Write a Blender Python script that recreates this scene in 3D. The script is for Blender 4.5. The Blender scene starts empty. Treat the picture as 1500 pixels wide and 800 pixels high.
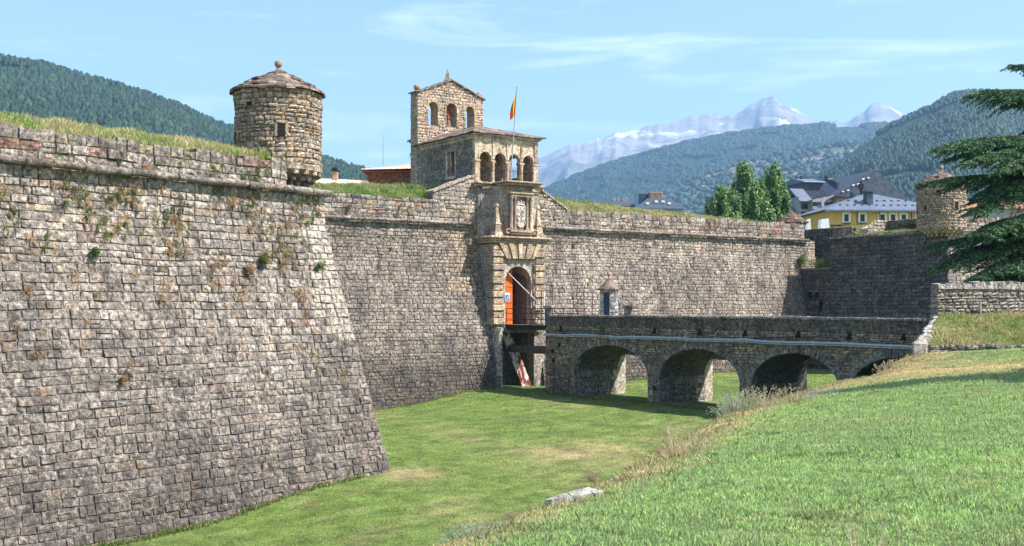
import bpy, math, random
import numpy as np
from mathutils import noise, Vector
SC = bpy.context.scene
COL = SC.collection
R = math.radians
F_PX = 1661.0                       # focal length in photo pixels (photo 1500 wide), horizon at y 450

# ---------------------------------------------------------------- camera, sky, sun, exposure
cam_d = bpy.data.cameras.new("camera")
cam_d.sensor_width = 36.0
cam_d.lens = F_PX / 1500 * 36
cam_d.shift_y = 50 / 1500
cam_d.clip_start = 0.1
cam_d.clip_end = 30000
cam = bpy.data.objects.new("camera", cam_d)
cam.location = (0, 0, 0)
cam.rotation_euler = (R(90), 0, 0)
COL.objects.link(cam)
SC.camera = cam

SUN_AZ, SUN_EL = 106.0, 50.0        # azimuth clockwise from +Y
world = bpy.data.worlds.new("World")
SC.world = world
world.use_nodes = True
wn = world.node_tree
wn.nodes.clear()
w_out = wn.nodes.new("ShaderNodeOutputWorld")
w_bg = wn.nodes.new("ShaderNodeBackground")
w_bg.inputs["Strength"].default_value = 0.112
sky = wn.nodes.new("ShaderNodeTexSky")
sky.sky_type = 'NISHITA'
sky.sun_disc = False
sky.sun_elevation = R(SUN_EL)
sky.sun_rotation = R(SUN_AZ)
sky.altitude = 800
sky.air_density = 1.15
sky.dust_density = 1.3
sky.ozone_density = 2.1
# thin cirrus, placed by direction: streaky noise mixed into the sky
w_tc = wn.nodes.new("ShaderNodeTexCoord")
w_map = wn.nodes.new("ShaderNodeMapping")
w_map.inputs["Scale"].default_value = (2.6, 1.0, 20.0)
w_map.inputs["Rotation"].default_value = (0.0, R(9), 0.0)
w_n = wn.nodes.new("ShaderNodeTexNoise")
w_n.inputs["Scale"].default_value = 1.6
w_n.inputs["Detail"].default_value = 9
w_n.inputs["Roughness"].default_value = 0.58
w_n.inputs["Distortion"].default_value = 0.5
w_r = wn.nodes.new("ShaderNodeValToRGB")
w_r.color_ramp.elements[0].position = 0.56
w_r.color_ramp.elements[0].color = (0, 0, 0, 1)
w_r.color_ramp.elements[1].position = 0.80
w_r.color_ramp.elements[1].color = (0.5, 0.5, 0.5, 1)
w_mix = wn.nodes.new("ShaderNodeMixRGB")
w_mix.inputs[2].default_value = (8.6, 9.0, 9.4, 1)
L = wn.links.new
L(w_tc.outputs["Generated"], w_map.inputs[0]); L(w_map.outputs[0], w_n.inputs["Vector"])
L(w_n.outputs["Fac"], w_r.inputs[0]); L(w_r.outputs[0], w_mix.inputs[0])
L(sky.outputs[0], w_mix.inputs[1]); L(w_mix.outputs[0], w_bg.inputs[0]); L(w_bg.outputs[0], w_out.inputs[0])

sun_d = bpy.data.lights.new("sun", 'SUN')
sun_d.energy = 5.0
sun_d.angle = R(0.5)
sun_d.color = (1.0, 0.945, 0.89)
sun = bpy.data.objects.new("sun", sun_d)
_sv = Vector((math.sin(R(SUN_AZ)) * math.cos(R(SUN_EL)), math.cos(R(SUN_AZ)) * math.cos(R(SUN_EL)), math.sin(R(SUN_EL))))
sun.rotation_euler = _sv.to_track_quat('Z', 'Y').to_euler()
sun.location = (40, -20, 60)
COL.objects.link(sun)
vs = SC.view_settings
vs.view_transform = 'Standard'; vs.look = 'None'; vs.gamma = 1.0; vs.use_curve_mapping = False
vs.exposure = 1.22
SC.cycles.max_bounces = 5
SC.cycles.volume_bounces = 0
SC.cycles.transparent_max_bounces = 6

rnd = random.Random(7)
rng = np.random.default_rng(11)

# ---------------------------------------------------------------- node materials
class N:
    def __init__(s, name):
        s.m = bpy.data.materials.new(name); s.m.use_nodes = True
        s.t = s.m.node_tree; s.t.nodes.clear()
        s.out = s.new("ShaderNodeOutputMaterial"); s.b = s.new("ShaderNodeBsdfPrincipled")
        s.l(s.b.outputs[0], s.out.inputs[0])
        s.b.inputs["Roughness"].default_value = 0.9
        s.b.inputs["Specular IOR Level"].default_value = 0.2
        s.tc = s.new("ShaderNodeTexCoord")
    def new(s, k): return s.t.nodes.new(k)
    def l(s, a, b): s.t.links.new(a, b)
    def setv(s, inp, v):
        if hasattr(v, 'is_output') or hasattr(v, 'links'): s.l(v, inp)
        else: inp.default_value = v
    def noise(s, scale, detail=6, rough=.6, vec=None, stretch=None, dist=0):
        n = s.new("ShaderNodeTexNoise")
        n.inputs["Scale"].default_value = scale; n.inputs["Detail"].default_value = detail
        n.inputs["Roughness"].default_value = rough; n.inputs["Distortion"].default_value = dist
        v = vec or s.tc.outputs["Object"]
        if stretch:
            mp = s.new("ShaderNodeMapping"); mp.inputs["Scale"].default_value = stretch
            s.l(v, mp.inputs[0]); v = mp.outputs[0]
        s.l(v, n.inputs["Vector"]); return n.outputs["Fac"]
    def ramp(s, fac, stops):
        r = s.new("ShaderNodeValToRGB"); e = r.color_ramp.elements
        while len(e) < len(stops): e.new(0.5)
        for k, (p, c) in enumerate(stops):
            e[k].position = p; e[k].color = (c, c, c, 1) if isinstance(c, (int, float)) else (*c, 1)
        s.l(fac, r.inputs[0]); return r.outputs[0]
    def mix(s, fac, a, b, mode='MIX'):
        x = s.new("ShaderNodeMixRGB"); x.blend_type = mode
        for i, v in enumerate((fac, a, b)):
            if isinstance(v, (int, float)): v = v if i == 0 else (v, v, v, 1)
            elif isinstance(v, tuple) and len(v) == 3: v = (*v, 1)
            s.setv(x.inputs[i], v)
        return x.outputs[0]
    def attr(s, name):
        a = s.new("ShaderNodeAttribute"); a.attribute_name = name; return a.outputs["Color"]
    def bump(s, h, strength=.5, dist=.05, prev=None):
        b = s.new("ShaderNodeBump"); b.inputs["Strength"].default_value = strength; b.inputs["Distance"].default_value = dist
        s.l(h, b.inputs["Height"])
        if prev is not None: s.l(prev, b.inputs["Normal"])
        return b.outputs[0]
    def fin(s, col, normal=None):
        s.setv(s.b.inputs["Base Color"], col if not isinstance(col, tuple) else (*col, 1))
        if normal is not None: s.l(normal, s.b.inputs["Normal"])
        return s.m

def stone_mat(name, stain=.5, fine=9., bs=.6, dirt=(.045, .04, .042), lichen=(.42, .40, .37), orange=0.0):
    n = N(name); c = n.attr("tint")
    big = n.noise(.35, 5, .6); c = n.mix(1, c, n.ramp(big, [(.3, .80), (.7, 1.15)]), 'MULTIPLY')
    f1 = n.noise(fine, 8, .72); c = n.mix(1, c, n.ramp(f1, [(.37, .30), (.5, .88), (.63, 1.75)]), 'MULTIPLY')
    f3 = n.noise(fine * 5, 6, .75); c = n.mix(1, c, n.ramp(f3, [(.39, .34), (.61, 1.7)]), 'MULTIPLY')
    f2 = n.noise(2.1, 9, .75, stretch=(1, 1, .6))
    c = n.mix(n.ramp(f2, [(.5, 0), (.6, stain)]), c, dirt)
    f6 = n.noise(1.1, 7, .65, stretch=(1, 1, .13)); c = n.mix(n.ramp(f6, [(.5, 0), (.64, stain * .75)]), c, dirt)
    f7 = n.noise(.55, 8, .7); c = n.mix(n.ramp(f7, [(.5, 0), (.62, stain * .5)]), c, (.10, .085, .07))
    f4 = n.noise(4.3, 9, .8)
    c = n.mix(n.ramp(f4, [(.57, 0), (.64, .8)]), c, lichen)
    if orange:
        f5 = n.noise(1.7, 10, .8, dist=.4)
        c = n.mix(n.ramp(f5, [(.58, 0), (.66, orange)]), c, (.34, .16, .06))
    nm = n.bump(f1, bs, .09); nm = n.bump(f3, bs, .03, nm)
    return n.fin(c, nm)

M_STONE = stone_mat("wall_stone", .62, 7., 0.75, orange=.5)
M_STONE_DARK = stone_mat("shaded_side_stone", .45, 6., .8, lichen=(.34, .35, .36))  # shaded copy of the wall stone, for walls out of the sun
M_ASHLAR = stone_mat("carved_stone", .55, 9., .5, dirt=(.10, .075, .055), lichen=(.5, .46, .39))
M_RUBBLE = stone_mat("rubble_stone", .3, 10., .6, dirt=(.10, .08, .06), lichen=(.48, .42, .34), orange=.4)
def mortar_mat():
    n = N("earthy_mortar"); a = n.noise(14, 8, .7)
    c = n.ramp(a, [(.3, (.07, .055, .045)), (.6, (.17, .14, .115)), (.8, (.3, .26, .21))])
    return n.fin(c, n.bump(a, .8, .05))
M_MORTAR = mortar_mat()
def flat_mat(name, col, rough=.7, var=.15, sc=6, metal=0, bs=.15):
    n = N(name); f = n.noise(sc, 6, .6)
    c = n.mix(1, col, n.ramp(f, [(.3, 1 - var * 2), (.7, 1 + var)]), 'MULTIPLY')
    n.b.inputs["Roughness"].default_value = rough; n.b.inputs["Metallic"].default_value = metal
    return n.fin(c, n.bump(f, bs, .02))
def attr_mat(name, var=.2, sc=20., bs=.2, trans=0.0, rough=.7):
    n = N(name); c = n.attr("tint"); f = n.noise(sc, 5, .6)
    c = n.mix(1, c, n.ramp(f, [(.3, 1 - var), (.7, 1 + var)]), 'MULTIPLY')
    n.b.inputs["Roughness"].default_value = rough
    if trans:
        n.fin(c); tr = n.new("ShaderNodeBsdfTranslucent"); n.l(c, tr.inputs[0])
        mx = n.new("ShaderNodeMixShader"); mx.inputs[0].default_value = trans
        n.l(n.b.outputs[0], mx.inputs[1]); n.l(tr.outputs[0], mx.inputs[2]); n.l(mx.outputs[0], n.out.inputs[0])
        return n.m
    return n.fin(c, n.bump(f, bs, .03))
M_BLADE = attr_mat("grass_blades", .15, 3., 0, .4, .42)
M_LEAF = attr_mat("leaves", .25, 2., 0, .3, .5)
M_NEEDLE = attr_mat("cedar_needles", .2, 3., 0, .15, .6)
M_PINE = attr_mat("pine_crowns", .3, .15, .3)
M_SLAB = attr_mat("roof_slabs", .35, 14., .5)
M_IRON = flat_mat("black_iron", (.02, .02, .022), .5, .1)
M_BARK = flat_mat("bark", (.09, .065, .05), .9, .3, 8, 0, .8)
M_DARK = flat_mat("dark_interior", (.02, .018, .017), .95, .2)
M_WOODR = flat_mat("red_brown_wood", (.25, .075, .045), .7, .3, 9)
M_BRONZE = flat_mat("bronze", (.17, .11, .07), .6, .3, 14)
M_WHITE = flat_mat("white_paint", (.78, .78, .76), .6, .08)
M_DOOR = flat_mat("orange_door_paint", (.62, .13, .02), .5, .12, 3)
M_PLANK = flat_mat("old_planks", (.10, .085, .07), .85, .35, 5)
M_GLASS = flat_mat("dark_window_glass", (.015, .02, .028), .12, .1)
M_SLATE = flat_mat("blue_grey_slate", (.065, .08, .11), .55, .22, 1.4, 0, .3)
M_SLATE_L = flat_mat("lighter_slate", (.13, .155, .20), .5, .15, 1.5, 0, .3)
M_OCHRE = flat_mat("ochre_render", (.60, .36, .12), .85, .08, .8)
M_PINKR = flat_mat("pink_render", (.36, .24, .21), .85, .08, .8)
M_GREYR = flat_mat("pale_grey_render", (.30, .29, .30), .85, .1, .8)
M_BRICKR = flat_mat("reddish_brown_wall", (.20, .09, .05), .9, .45, 3, 0, .8)
M_CONC = flat_mat("weathered_concrete", (.46, .43, .385), .9, .4, 9, 0, .6)
M_PIPE = flat_mat("pale_conduit", (.42, .49, .54), .4, .1, 3)
M_BLUE = flat_mat("blue_sign", (.03, .14, .6), .5, .05)

# ---------------------------------------------------------------- mesh builder
class MB:
    def __init__(s): s.v = []; s.f = []; s.c = []; s.t = (.3, .27, .24)
    def quadgrid(s, P, tint=None):
        """P: array (ny, nx, 3)"""
        P = np.asarray(P, float); ny, nx = P.shape[:2]; b = len(s.v)
        s.v.extend(map(tuple, P.reshape(-1, 3))); s.c.extend([tint or s.t] * (nx * ny))
        for j in range(ny - 1):
            for i in range(nx - 1):
                a = b + j * nx + i; s.f.append((a, a + 1, a + nx + 1, a + nx))
    def face(s, pts, tint=None):
        b = len(s.v); s.v.extend(tuple(p) for p in pts); s.c.extend([tint or s.t] * len(pts)); s.f.append(tuple(range(b, b + len(pts))))
    def hexa(s, p, tint=None):
        """p: 8 corners, bottom ring then top ring"""
        b = len(s.v); s.v.extend(tuple(q) for q in p); s.c.extend([tint or s.t] * 8)
        for q in ((0, 3, 2, 1), (4, 5, 6, 7), (0, 1, 5, 4), (1, 2, 6, 5), (2, 3, 7, 6), (3, 0, 4, 7)): s.f.append(tuple(b + k for k in q))
    def box(s, F, a, b_, tint=None, jit=0):
        (x0, y0, z0), (x1, y1, z1) = a, b_
        pts = [(x0, y0, z0), (x1, y0, z0), (x1, y1, z0), (x0, y1, z0), (x0, y0, z1), (x1, y0, z1), (x1, y1, z1), (x0, y1, z1)]
        if jit: pts = [tuple(c + rnd.uniform(-jit, jit) for c in p) for p in pts]
        s.hexa([F(*p) for p in pts], tint)
    def bbox(s, F, a, b_, bev=.03, tint=None):
        """box with chamfered edges"""
        (x0, y0, z0), (x1, y1, z1) = a, b_
        x0, x1 = sorted((x0, x1)); y0, y1 = sorted((y0, y1)); z0, z1 = sorted((z0, z1))
        bev = min(bev, (x1 - x0) * .4, (y1 - y0) * .4, (z1 - z0) * .4)
        b = len(s.v); idx = {}
        for ix, X in enumerate((x0, x1)):
            for iy, Y in enumerate((y0, y1)):
                for iz, Z in enumerate((z0, z1)):
                    dx = bev if ix == 0 else -bev; dy = bev if iy == 0 else -bev; dz = bev if iz == 0 else -bev
                    for k, p in enumerate(((X, Y + dy, Z + dz), (X + dx, Y, Z + dz), (X + dx, Y + dy, Z))):
                        idx[ix, iy, iz, k] = len(s.v); s.v.append(tuple(F(*p))); s.c.append(tint or s.t)
        I = lambda a, k: idx[a + (k,)]
        def loop(c4, k): s.f.append(tuple(I(c, k) for c in c4))
        for x in (0, 1): loop([(x, 0, 0), (x, 1, 0), (x, 1, 1), (x, 0, 1)], 0)
        for y in (0, 1): loop([(0, y, 0), (1, y, 0), (1, y, 1), (0, y, 1)], 1)
        for z in (0, 1): loop([(0, 0, z), (1, 0, z), (1, 1, z), (0, 1, z)], 2)
        for x in (0, 1):
            for y in (0, 1): s.f.append((I((x, y, 0), 0), I((x, y, 1), 0), I((x, y, 1), 1), I((x, y, 0), 1)))
            for z in (0, 1): s.f.append((I((x, 0, z), 0), I((x, 1, z), 0), I((x, 1, z), 2), I((x, 0, z), 2)))
        for y in (0, 1):
            for z in (0, 1): s.f.append((I((0, y, z), 1), I((1, y, z), 1), I((1, y, z), 2), I((0, y, z), 2)))
        for c in idx:
            if c[3] == 0: s.f.append((I(c[:3], 0), I(c[:3], 1), I(c[:3], 2)))
    def tube(s, pts, rad, n=8, tint=None, cap=True):
        b0 = len(s.v); pts = [Vector(p) for p in pts]
        for k, p in enumerate(pts):
            d = (pts[min(k + 1, len(pts) - 1)] - pts[max(k - 1, 0)]).normalized()
            u = d.cross(Vector((0, 0, 1)));
            if u.length < .05: u = d.cross(Vector((1, 0, 0)))
            u.normalize(); w = d.cross(u)
            r = rad[k] if hasattr(rad, '__len__') else rad
            for i in range(n):
                a = 2 * math.pi * i / n; s.v.append(tuple(p + u * math.cos(a) * r + w * math.sin(a) * r)); s.c.append(tint or s.t)
        for k in range(len(pts) - 1):
            for i in range(n):
                a = b0 + k * n + i; c = b0 + k * n + (i + 1) % n; s.f.append((a, c, c + n, a + n))
        if cap:
            s.f.append(tuple(b0 + i for i in range(n))); e = b0 + (len(pts) - 1) * n; s.f.append(tuple(e + i for i in reversed(range(n))))
    def lathe(s, c, prof, n=24, tint=None, a0=0, a1=2 * math.pi):
        b0 = len(s.v); full = abs(a1 - a0 - 2 * math.pi) < 1e-6; m = n if full else n + 1
        for r, z in prof:
            for i in range(m):
                a = a0 + (a1 - a0) * i / n; s.v.append((c[0] + r * math.cos(a), c[1] + r * math.sin(a), c[2] + z)); s.c.append(tint or s.t)
        for k in range(len(prof) - 1):
            for i in range(n):
                a = b0 + k * m + i; d = b0 + k * m + (i + 1) % m; s.f.append((a, d, d + m, a + m))
    def build(s, name, mat, root=None, smooth=False):
        me = bpy.data.meshes.new(name)
        off = np.zeros(3); q = root
        while q is not None: off = off + np.array(q.location); q = q.parent
        v = np.array(s.v, float) - off
        me.from_pydata(v.tolist(), [], s.f)
        ca = me.color_attributes.new("tint", 'FLOAT_COLOR', 'POINT')
        c = np.ones((len(s.v), 4)); c[:, :3] = np.array(s.c, float)[:, :3]; ca.data.foreach_set("color", c.ravel())
        if smooth: me.polygons.foreach_set("use_smooth", [True] * len(me.polygons))
        me.materials.append(mat); me.update()
        o = bpy.data.objects.new(name, me); COL.objects.link(o)
        if root is not None: o.parent = root
        return o

def np_mesh(name, V, Fc, C, mat, root=None):
    """V (n,3), Fc (m,k) same-size polygons, C (n,3)"""
    me = bpy.data.meshes.new(name); m, k = Fc.shape
    me.vertices.add(len(V)); me.vertices.foreach_set("co", np.ascontiguousarray(V, dtype=np.float32).ravel())
    me.loops.add(m * k); me.loops.foreach_set("vertex_index", np.ascontiguousarray(Fc, dtype=np.int32).ravel())
    me.polygons.add(m); me.polygons.foreach_set("loop_start", np.arange(0, m * k, k, dtype=np.int32))
    me.polygons.foreach_set("loop_total", np.full(m, k, dtype=np.int32))
    ca = me.color_attributes.new("tint", 'FLOAT_COLOR', 'POINT')
    c = np.ones((len(V), 4), dtype=np.float32); c[:, :3] = C; ca.data.foreach_set("color", c.ravel())
    me.materials.append(mat); me.update(calc_edges=True); me.validate()
    o = bpy.data.objects.new(name, me); COL.objects.link(o)
    if root is not None: o.parent = root
    return o

def thing(name, label, cat, loc=(0, 0, 0), group=None):
    o = bpy.data.objects.new(name, None); COL.objects.link(o); o.location = loc; o.empty_display_size = .3
    o['label'] = label; o['category'] = cat
    if group: o['group'] = group
    return o
def tag(o, label=None, cat=None, group=None, kind=None):
    for k, v in (('label', label), ('category', cat), ('group', group), ('kind', kind)):
        if v: o[k] = v
    return o
def dup(root, loc, label, rz=0, skip=()):
    r = root.copy(); COL.objects.link(r); r.location = loc; r.rotation_euler = (0, 0, rz); r['label'] = label
    for ch in root.children:
        if ch.name.split('.')[0] in skip: continue
        c = ch.copy(); COL.objects.link(c); c.parent = r
        for g in ch.children:
            d = g.copy(); COL.objects.link(d); d.parent = c
    return r
def W(x, y, z): return (x, y, z)
def PX(px, py, Y): return ((px - 750) / F_PX * Y, Y, -(py - 450) / F_PX * Y)

# curtain frame: t along the curtain wall, p out into the moat
DC = (math.sin(R(55.8)), math.cos(R(55.8))); NC = (DC[1], -DC[0])
def K(t, p, z): return (.5 + DC[0] * t + NC[0] * p, 80 + DC[1] * t + NC[1] * p, z)
def to_K(x, y):
    dx, dy = x - .5, y - 80; return dx * DC[0] + dy * DC[1], dx * NC[0] + dy * NC[1]

# ---------------------------------------------------------------- terrain
FLOOR_C = np.array([(-20, 27, -8.2), (-12.5, 36.4, -7.57), (-4.9, 45.9, -6.69), (2, 38, -6.9), (8, 44, -6.3), (-8.3, 71.5, -6.46), (-1.4, 76.2, -5.37),
    (-13, 68, -6.7), (8.9, 83, -5.41), (15.9, 87.9, -5.08), (8.1, 64.7, -5.37), (12.1, 58.7, -5.4), (3, 72, -5.5), (30, 90, -5.0), (22, 70, -5.2),
    (60, 100, -4.8), (-3, 60, -6.35), (3, 60, -5.9), (90, 110, -4.8), (-5, 20, -8.2), (-30, 10, -8.6), (4, 52, -6.2)])
def floor_z(x, y):
    d2 = (x[..., None] - FLOOR_C[:, 0]) ** 2 + (y[..., None] - FLOOR_C[:, 1]) ** 2
    w = 1 / (d2 + 14) ** 1.6
    return (w * FLOOR_C[:, 2]).sum(-1) / w.sum(-1)
_e1, _e2 = K(1.8, 36.2, 0), K(60, 37, 0)
LIP = [(-14, -40, -2.6), (-5, -4, -2.4), (-2.2, 6, -2.3), (-.72, 10.9, -2.32), (1.08, 15, -2.42), (3.4, 22, -2.6), (5.9, 29.9, -2.72), (8.6, 35, -2.75), (11.3, 39.3, -2.62), (13.4, 42.6, -2.68),
       (15.9, 45.6, -2.05), (18.2, 48.4, -1.75), (_e1[0], _e1[1], -1.3), (_e2[0], _e2[1], -1.2)]
def lip_sd(x, y):
    best = np.full(x.shape, 1e9); sd = np.zeros(x.shape); lz = np.zeros(x.shape)
    for a, b in zip(LIP[:-1], LIP[1:]):
        ax, ay, az = a; bx, by, bz = b; dx, dy = bx - ax, by - ay; L2 = dx * dx + dy * dy
        t = np.clip(((x - ax) * dx + (y - ay) * dy) / L2, 0, 1)
        qx, qy = ax + t * dx, ay + t * dy; d = np.hypot(x - qx, y - qy)
        sgn = np.sign((x - ax) * dy - (y - ay) * dx)
        m = d < best - 1e-9
        best = np.where(m, d, best); sd = np.where(m, sgn * d, sd); lz = np.where(m, az + t * (bz - az), lz)
    return sd, lz
def wob(x, y, s, k=0):
    return (np.sin(x * s + 1.3 * k) * np.cos(y * s * 1.13 + k) + .5 * np.sin(x * s * 2.3 + y * s * 1.7 + 2 * k) + .3 * np.cos(x * s * 4.1 - y * s * 3.7 + k)) / 1.8
def terrain(x, y):
    x = np.asarray(x, float); y = np.asarray(y, float)
    sd, lz = lip_sd(x, y)
    up = lz + (-1.62 - lz) * (1 - np.exp(-np.maximum(sd, 0) / 5.0)) + .05 * wob(x, y, .5) + .02 * wob(x, y, 2.2, 3)
    far = np.clip((y - 44) / 10, 0, 1); up = up + far * .45
    fl = floor_z(x, y) + .04 * wob(x, y, .45, 2) + .015 * wob(x, y, 2, 1)
    slope = 5.2 + 1.0 * np.clip((y - 20) / 30, 0, 1) * -3.2
    s = np.clip((sd + slope) / slope, 0, 1); s = s * s * (3 - 2 * s) * .6 + s * .4
    z = fl + (up - fl) * s
    # beyond the fort the ground falls to the plain
    return z
def terr1(x, y): return float(terrain(np.array([x]), np.array([y]))[0])
def dryness(x, y):
    sd, lz = lip_sd(x, y)
    n = wob(x, y, .7, 5) * .5 + wob(x, y, 1.9, 2) * .35 + wob(x, y, 5.1, 7) * .25
    wid = .35 + 1.15 * np.clip((y - 12) / 25, 0, 1)
    band = np.exp(-((sd - .1) / wid) ** 2) * (.7 + .6 * n)
    near = np.exp(-((x - 14.5) ** 2 / 14 + (y - 38.5) ** 2 / 30)) * (1.1 + .5 * n)
    p1 = np.exp(-((x - 3.2) ** 2 / 12 + (y - 49) ** 2 / 14)) * (.45 + .8 * n)
    p2 = np.exp(-((x + 4.1) ** 2 / 1.2 + (y - 45.3) ** 2 / 2.5)) * .9
    n2 = wob(x * 1.7 + 3, y * .9, .31, 4) * .6 + wob(x, y, 2.9, 1) * .4
    gen = np.clip(n * .7 - .14, 0, .5) + np.clip(n2 * .8 - .1, 0, .4) * (sd < 0)
    return np.clip(band + near + p1 + p2 + gen, 0, 1)

def ground_mat():
    n = N("grass_ground"); a = n.attr("tint")
    f = n.noise(.9, 9, .7); g = n.noise(16, 8, .75); h = n.noise(90, 4, .7)
    c = n.mix(1, a, n.ramp(f, [(.38, .62), (.62, 1.35)]), 'MULTIPLY')
    c = n.mix(1, c, n.ramp(g, [(.36, .4), (.5, .9), (.64, 1.7)]), 'MULTIPLY')
    c = n.mix(1, c, n.ramp(h, [(.3, .6), (.7, 1.4)]), 'MULTIPLY')
    nm = n.bump(g, .9, .08); nm = n.bump(h, .6, .03, nm)
    return n.fin(c, nm)
M_GROUND = ground_mat()
GREEN_UP, GREEN_FL, STRAW = np.array([.175, .25, .085]), np.array([.135, .20, .045]), np.array([.38, .29, .15])
def ground_col(x, y):
    sd, _ = lip_sd(x, y); d = dryness(x, y)[..., None]
    g = np.where((sd > 0)[..., None], GREEN_UP, GREEN_FL)
    return g * (1 - d) + STRAW * d
def grid_axis(a, b, c, fine, coarse):
    out = [a]
    while out[-1] < b:
        x = out[-1]; out.append(x + (fine if c[0] <= x <= c[1] else coarse if abs(x) < 300 else coarse * 12))
    return np.array(out)
gx = grid_axis(-3000, 4000, (-32, 60), .5, 14); gy = grid_axis(-300, 9500, (2, 100), .5, 14)
GX, GY = np.meshgrid(gx, gy)
GZ = terrain(GX, GY)
_r = np.maximum(np.hypot(GX - 10, GY - 60) - 180, 0); GZ = GZ - np.minimum(_r * .02, 14)
nyy, nxx = GX.shape
V = np.stack([GX, GY, GZ], -1).reshape(-1, 3)
ii = np.arange(nyy * nxx).reshape(nyy, nxx)
Fq = np.stack([ii[:-1, :-1], ii[:-1, 1:], ii[1:, 1:], ii[1:, :-1]], -1).reshape(-1, 4)
o = np_mesh("ground", V, Fq, ground_col(GX, GY).reshape(-1, 3), M_GROUND); tag(o, kind='structure')
o.data.polygons.foreach_set("use_smooth", [True] * len(o.data.polygons))

def blades(name, P, h, w, col, mat=M_BLADE, lean=.5, root=None):
    n = len(P); a = rng.uniform(0, 2 * np.pi, n); b = rng.uniform(0, 2 * np.pi, n)
    l = rng.uniform(.1, 1, n) * lean * h
    V = np.zeros((n, 4, 3)); wx, wy = np.cos(a) * w / 2, np.sin(a) * w / 2; lx, ly = np.cos(b) * l, np.sin(b) * l
    V[:, 0] = P - np.stack([wx, wy, np.full(n, .02)], -1); V[:, 1] = P + np.stack([wx, wy, np.full(n, -.02)], -1)
    V[:, 2] = P + np.stack([wx * .7 + lx * .4, wy * .7 + ly * .4, h * .6], -1)
    V[:, 3] = P + np.stack([lx, ly, h], -1)
    V2 = V.reshape(-1, 3); i = np.arange(n)[:, None] * 4
    Fc = np.concatenate([i + [0, 1, 2], i + [0, 2, 3]], 0)
    C = np.repeat(col, 4, axis=0).reshape(n, 4, 3).copy(); C[:, :2] *= .75
    return np_mesh(name, V2, Fc, C.reshape(-1, 3), mat, root)
def scatter(n, y0, y1, upper, margin=2.0, pw=1.0):
    out = []
    while sum(map(len, out)) < n:
        m = n * 2; y = y0 + (y1 - y0) * rng.random(m) ** pw
        x = (rng.random(m) * 2 - 1) * (.4516 * y + margin)
        keep = rng.random(m) < (.4516 * y + margin) / (.4516 * y1 + margin)
        x, y = x[keep], y[keep]; sd, _ = lip_sd(x, y); t, p = to_K(x, y)
        ok = (sd > -1.2) if upper else (sd <= 0)
        if upper: ok &= ~((sd > 0) & (y > 45.2) & (x > 15))
        else: ok &= (p > 1.9) & ((x * .78 - y * .625 > (-7.6 * .78 - 46 * .625 + 1.9)) | ((x + 7.6) * DC[0] + (y - 46) * DC[1] > 2.0))
        ok &= ~((p > 6.3) & (p < 36) & (t > -2.4) & (t < 1.1))
        out.append(np.stack([x[ok], y[ok]], -1))
    q = np.concatenate(out)[:n]; return q[:, 0], q[:, 1]
def lawn(name, n, y0, y1, upper, h, w, lush, label, lean=.9):
    x, y = scatter(n, y0, y1, upper); z = terrain(x, y)
    c = ground_col(x, y) * rng.uniform(.45, 1.8, (n, 1)) * (lush * 1.12 if not upper else lush * 1.45) * 1.15
    yel = rng.random(n) < .16; c[yel] = c[yel] * .6 + np.array([.30, .31, .16]) * .6
    big = np.clip(.5 + .9 * wob(x + 2 * wob(x, y, .8, 1), y * .8, .55, 6) + .35 * wob(x, y, 2.7, 2), 0, 1)[:, None]
    c = c * (1 - .45 * big) + np.array([.36, .42, .20]) * rng.uniform(.5, 1.3, (n, 1)) * .45 * big
    broad = (wob(x, y, 1.45, 8) + .5 * wob(x, y, 4.7, 3)) > .72
    c[broad] = c[broad] * .5 + np.array([.05, .13, .03]) * .5
    w = np.where(broad, w * 2.0, w) * np.ones(n); h = np.where(broad, h * .6, h) * np.ones(n)
    clump = .75 + .5 * wob(x, y, 3.3, 4) + .3 * wob(x, y, 8, 1)
    hh = h * rng.uniform(.45, 1.25, n) * np.clip(clump, .4, 1.5) * (1 - .3 * dryness(x, y))
    o = blades(name, np.stack([x, y, z], -1), hh, w * rng.uniform(.6, 1.4, n), c, lean=lean)
    tag(o, label, "grass", kind='stuff'); return o
lawn("grass", 190000, 6.0, 15, True, .055, .010, 1.25, "coarse bright green mown grass nearest the viewer")
x_, y_ = scatter(5200, 6.5, 34, True); c_ = np.where(rng.random((5200, 1)) < .6, np.array([.50, .42, .24]), np.array([.30, .36, .14])) * rng.uniform(.6, 1.2, (5200, 1))
o = blades("grass", np.stack([x_, y_, terrain(x_, y_)], -1), rng.uniform(.06, .15, 5200), .004 + .0004 * y_, c_, lean=.6); tag(o, "sparse taller dry stems standing out of the mown bank", "grass", kind='stuff')
lawn("grass", 170000, 15, 28, True, .060, .017, 1.2, "bright green mown grass on the middle of the upper bank")
lawn("grass", 110000, 28, 46, True, .07, .03, 1.1, "grass on the far part of the upper bank below the low kerb")
lawn("grass", 210000, 30, 78, False, .05, .03, 1.05, "short mown green grass on the moat floor")
lawn("grass", 60000, 70, 100, False, .06, .04, 1.0, "mown grass on the moat floor behind the bridge")

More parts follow.
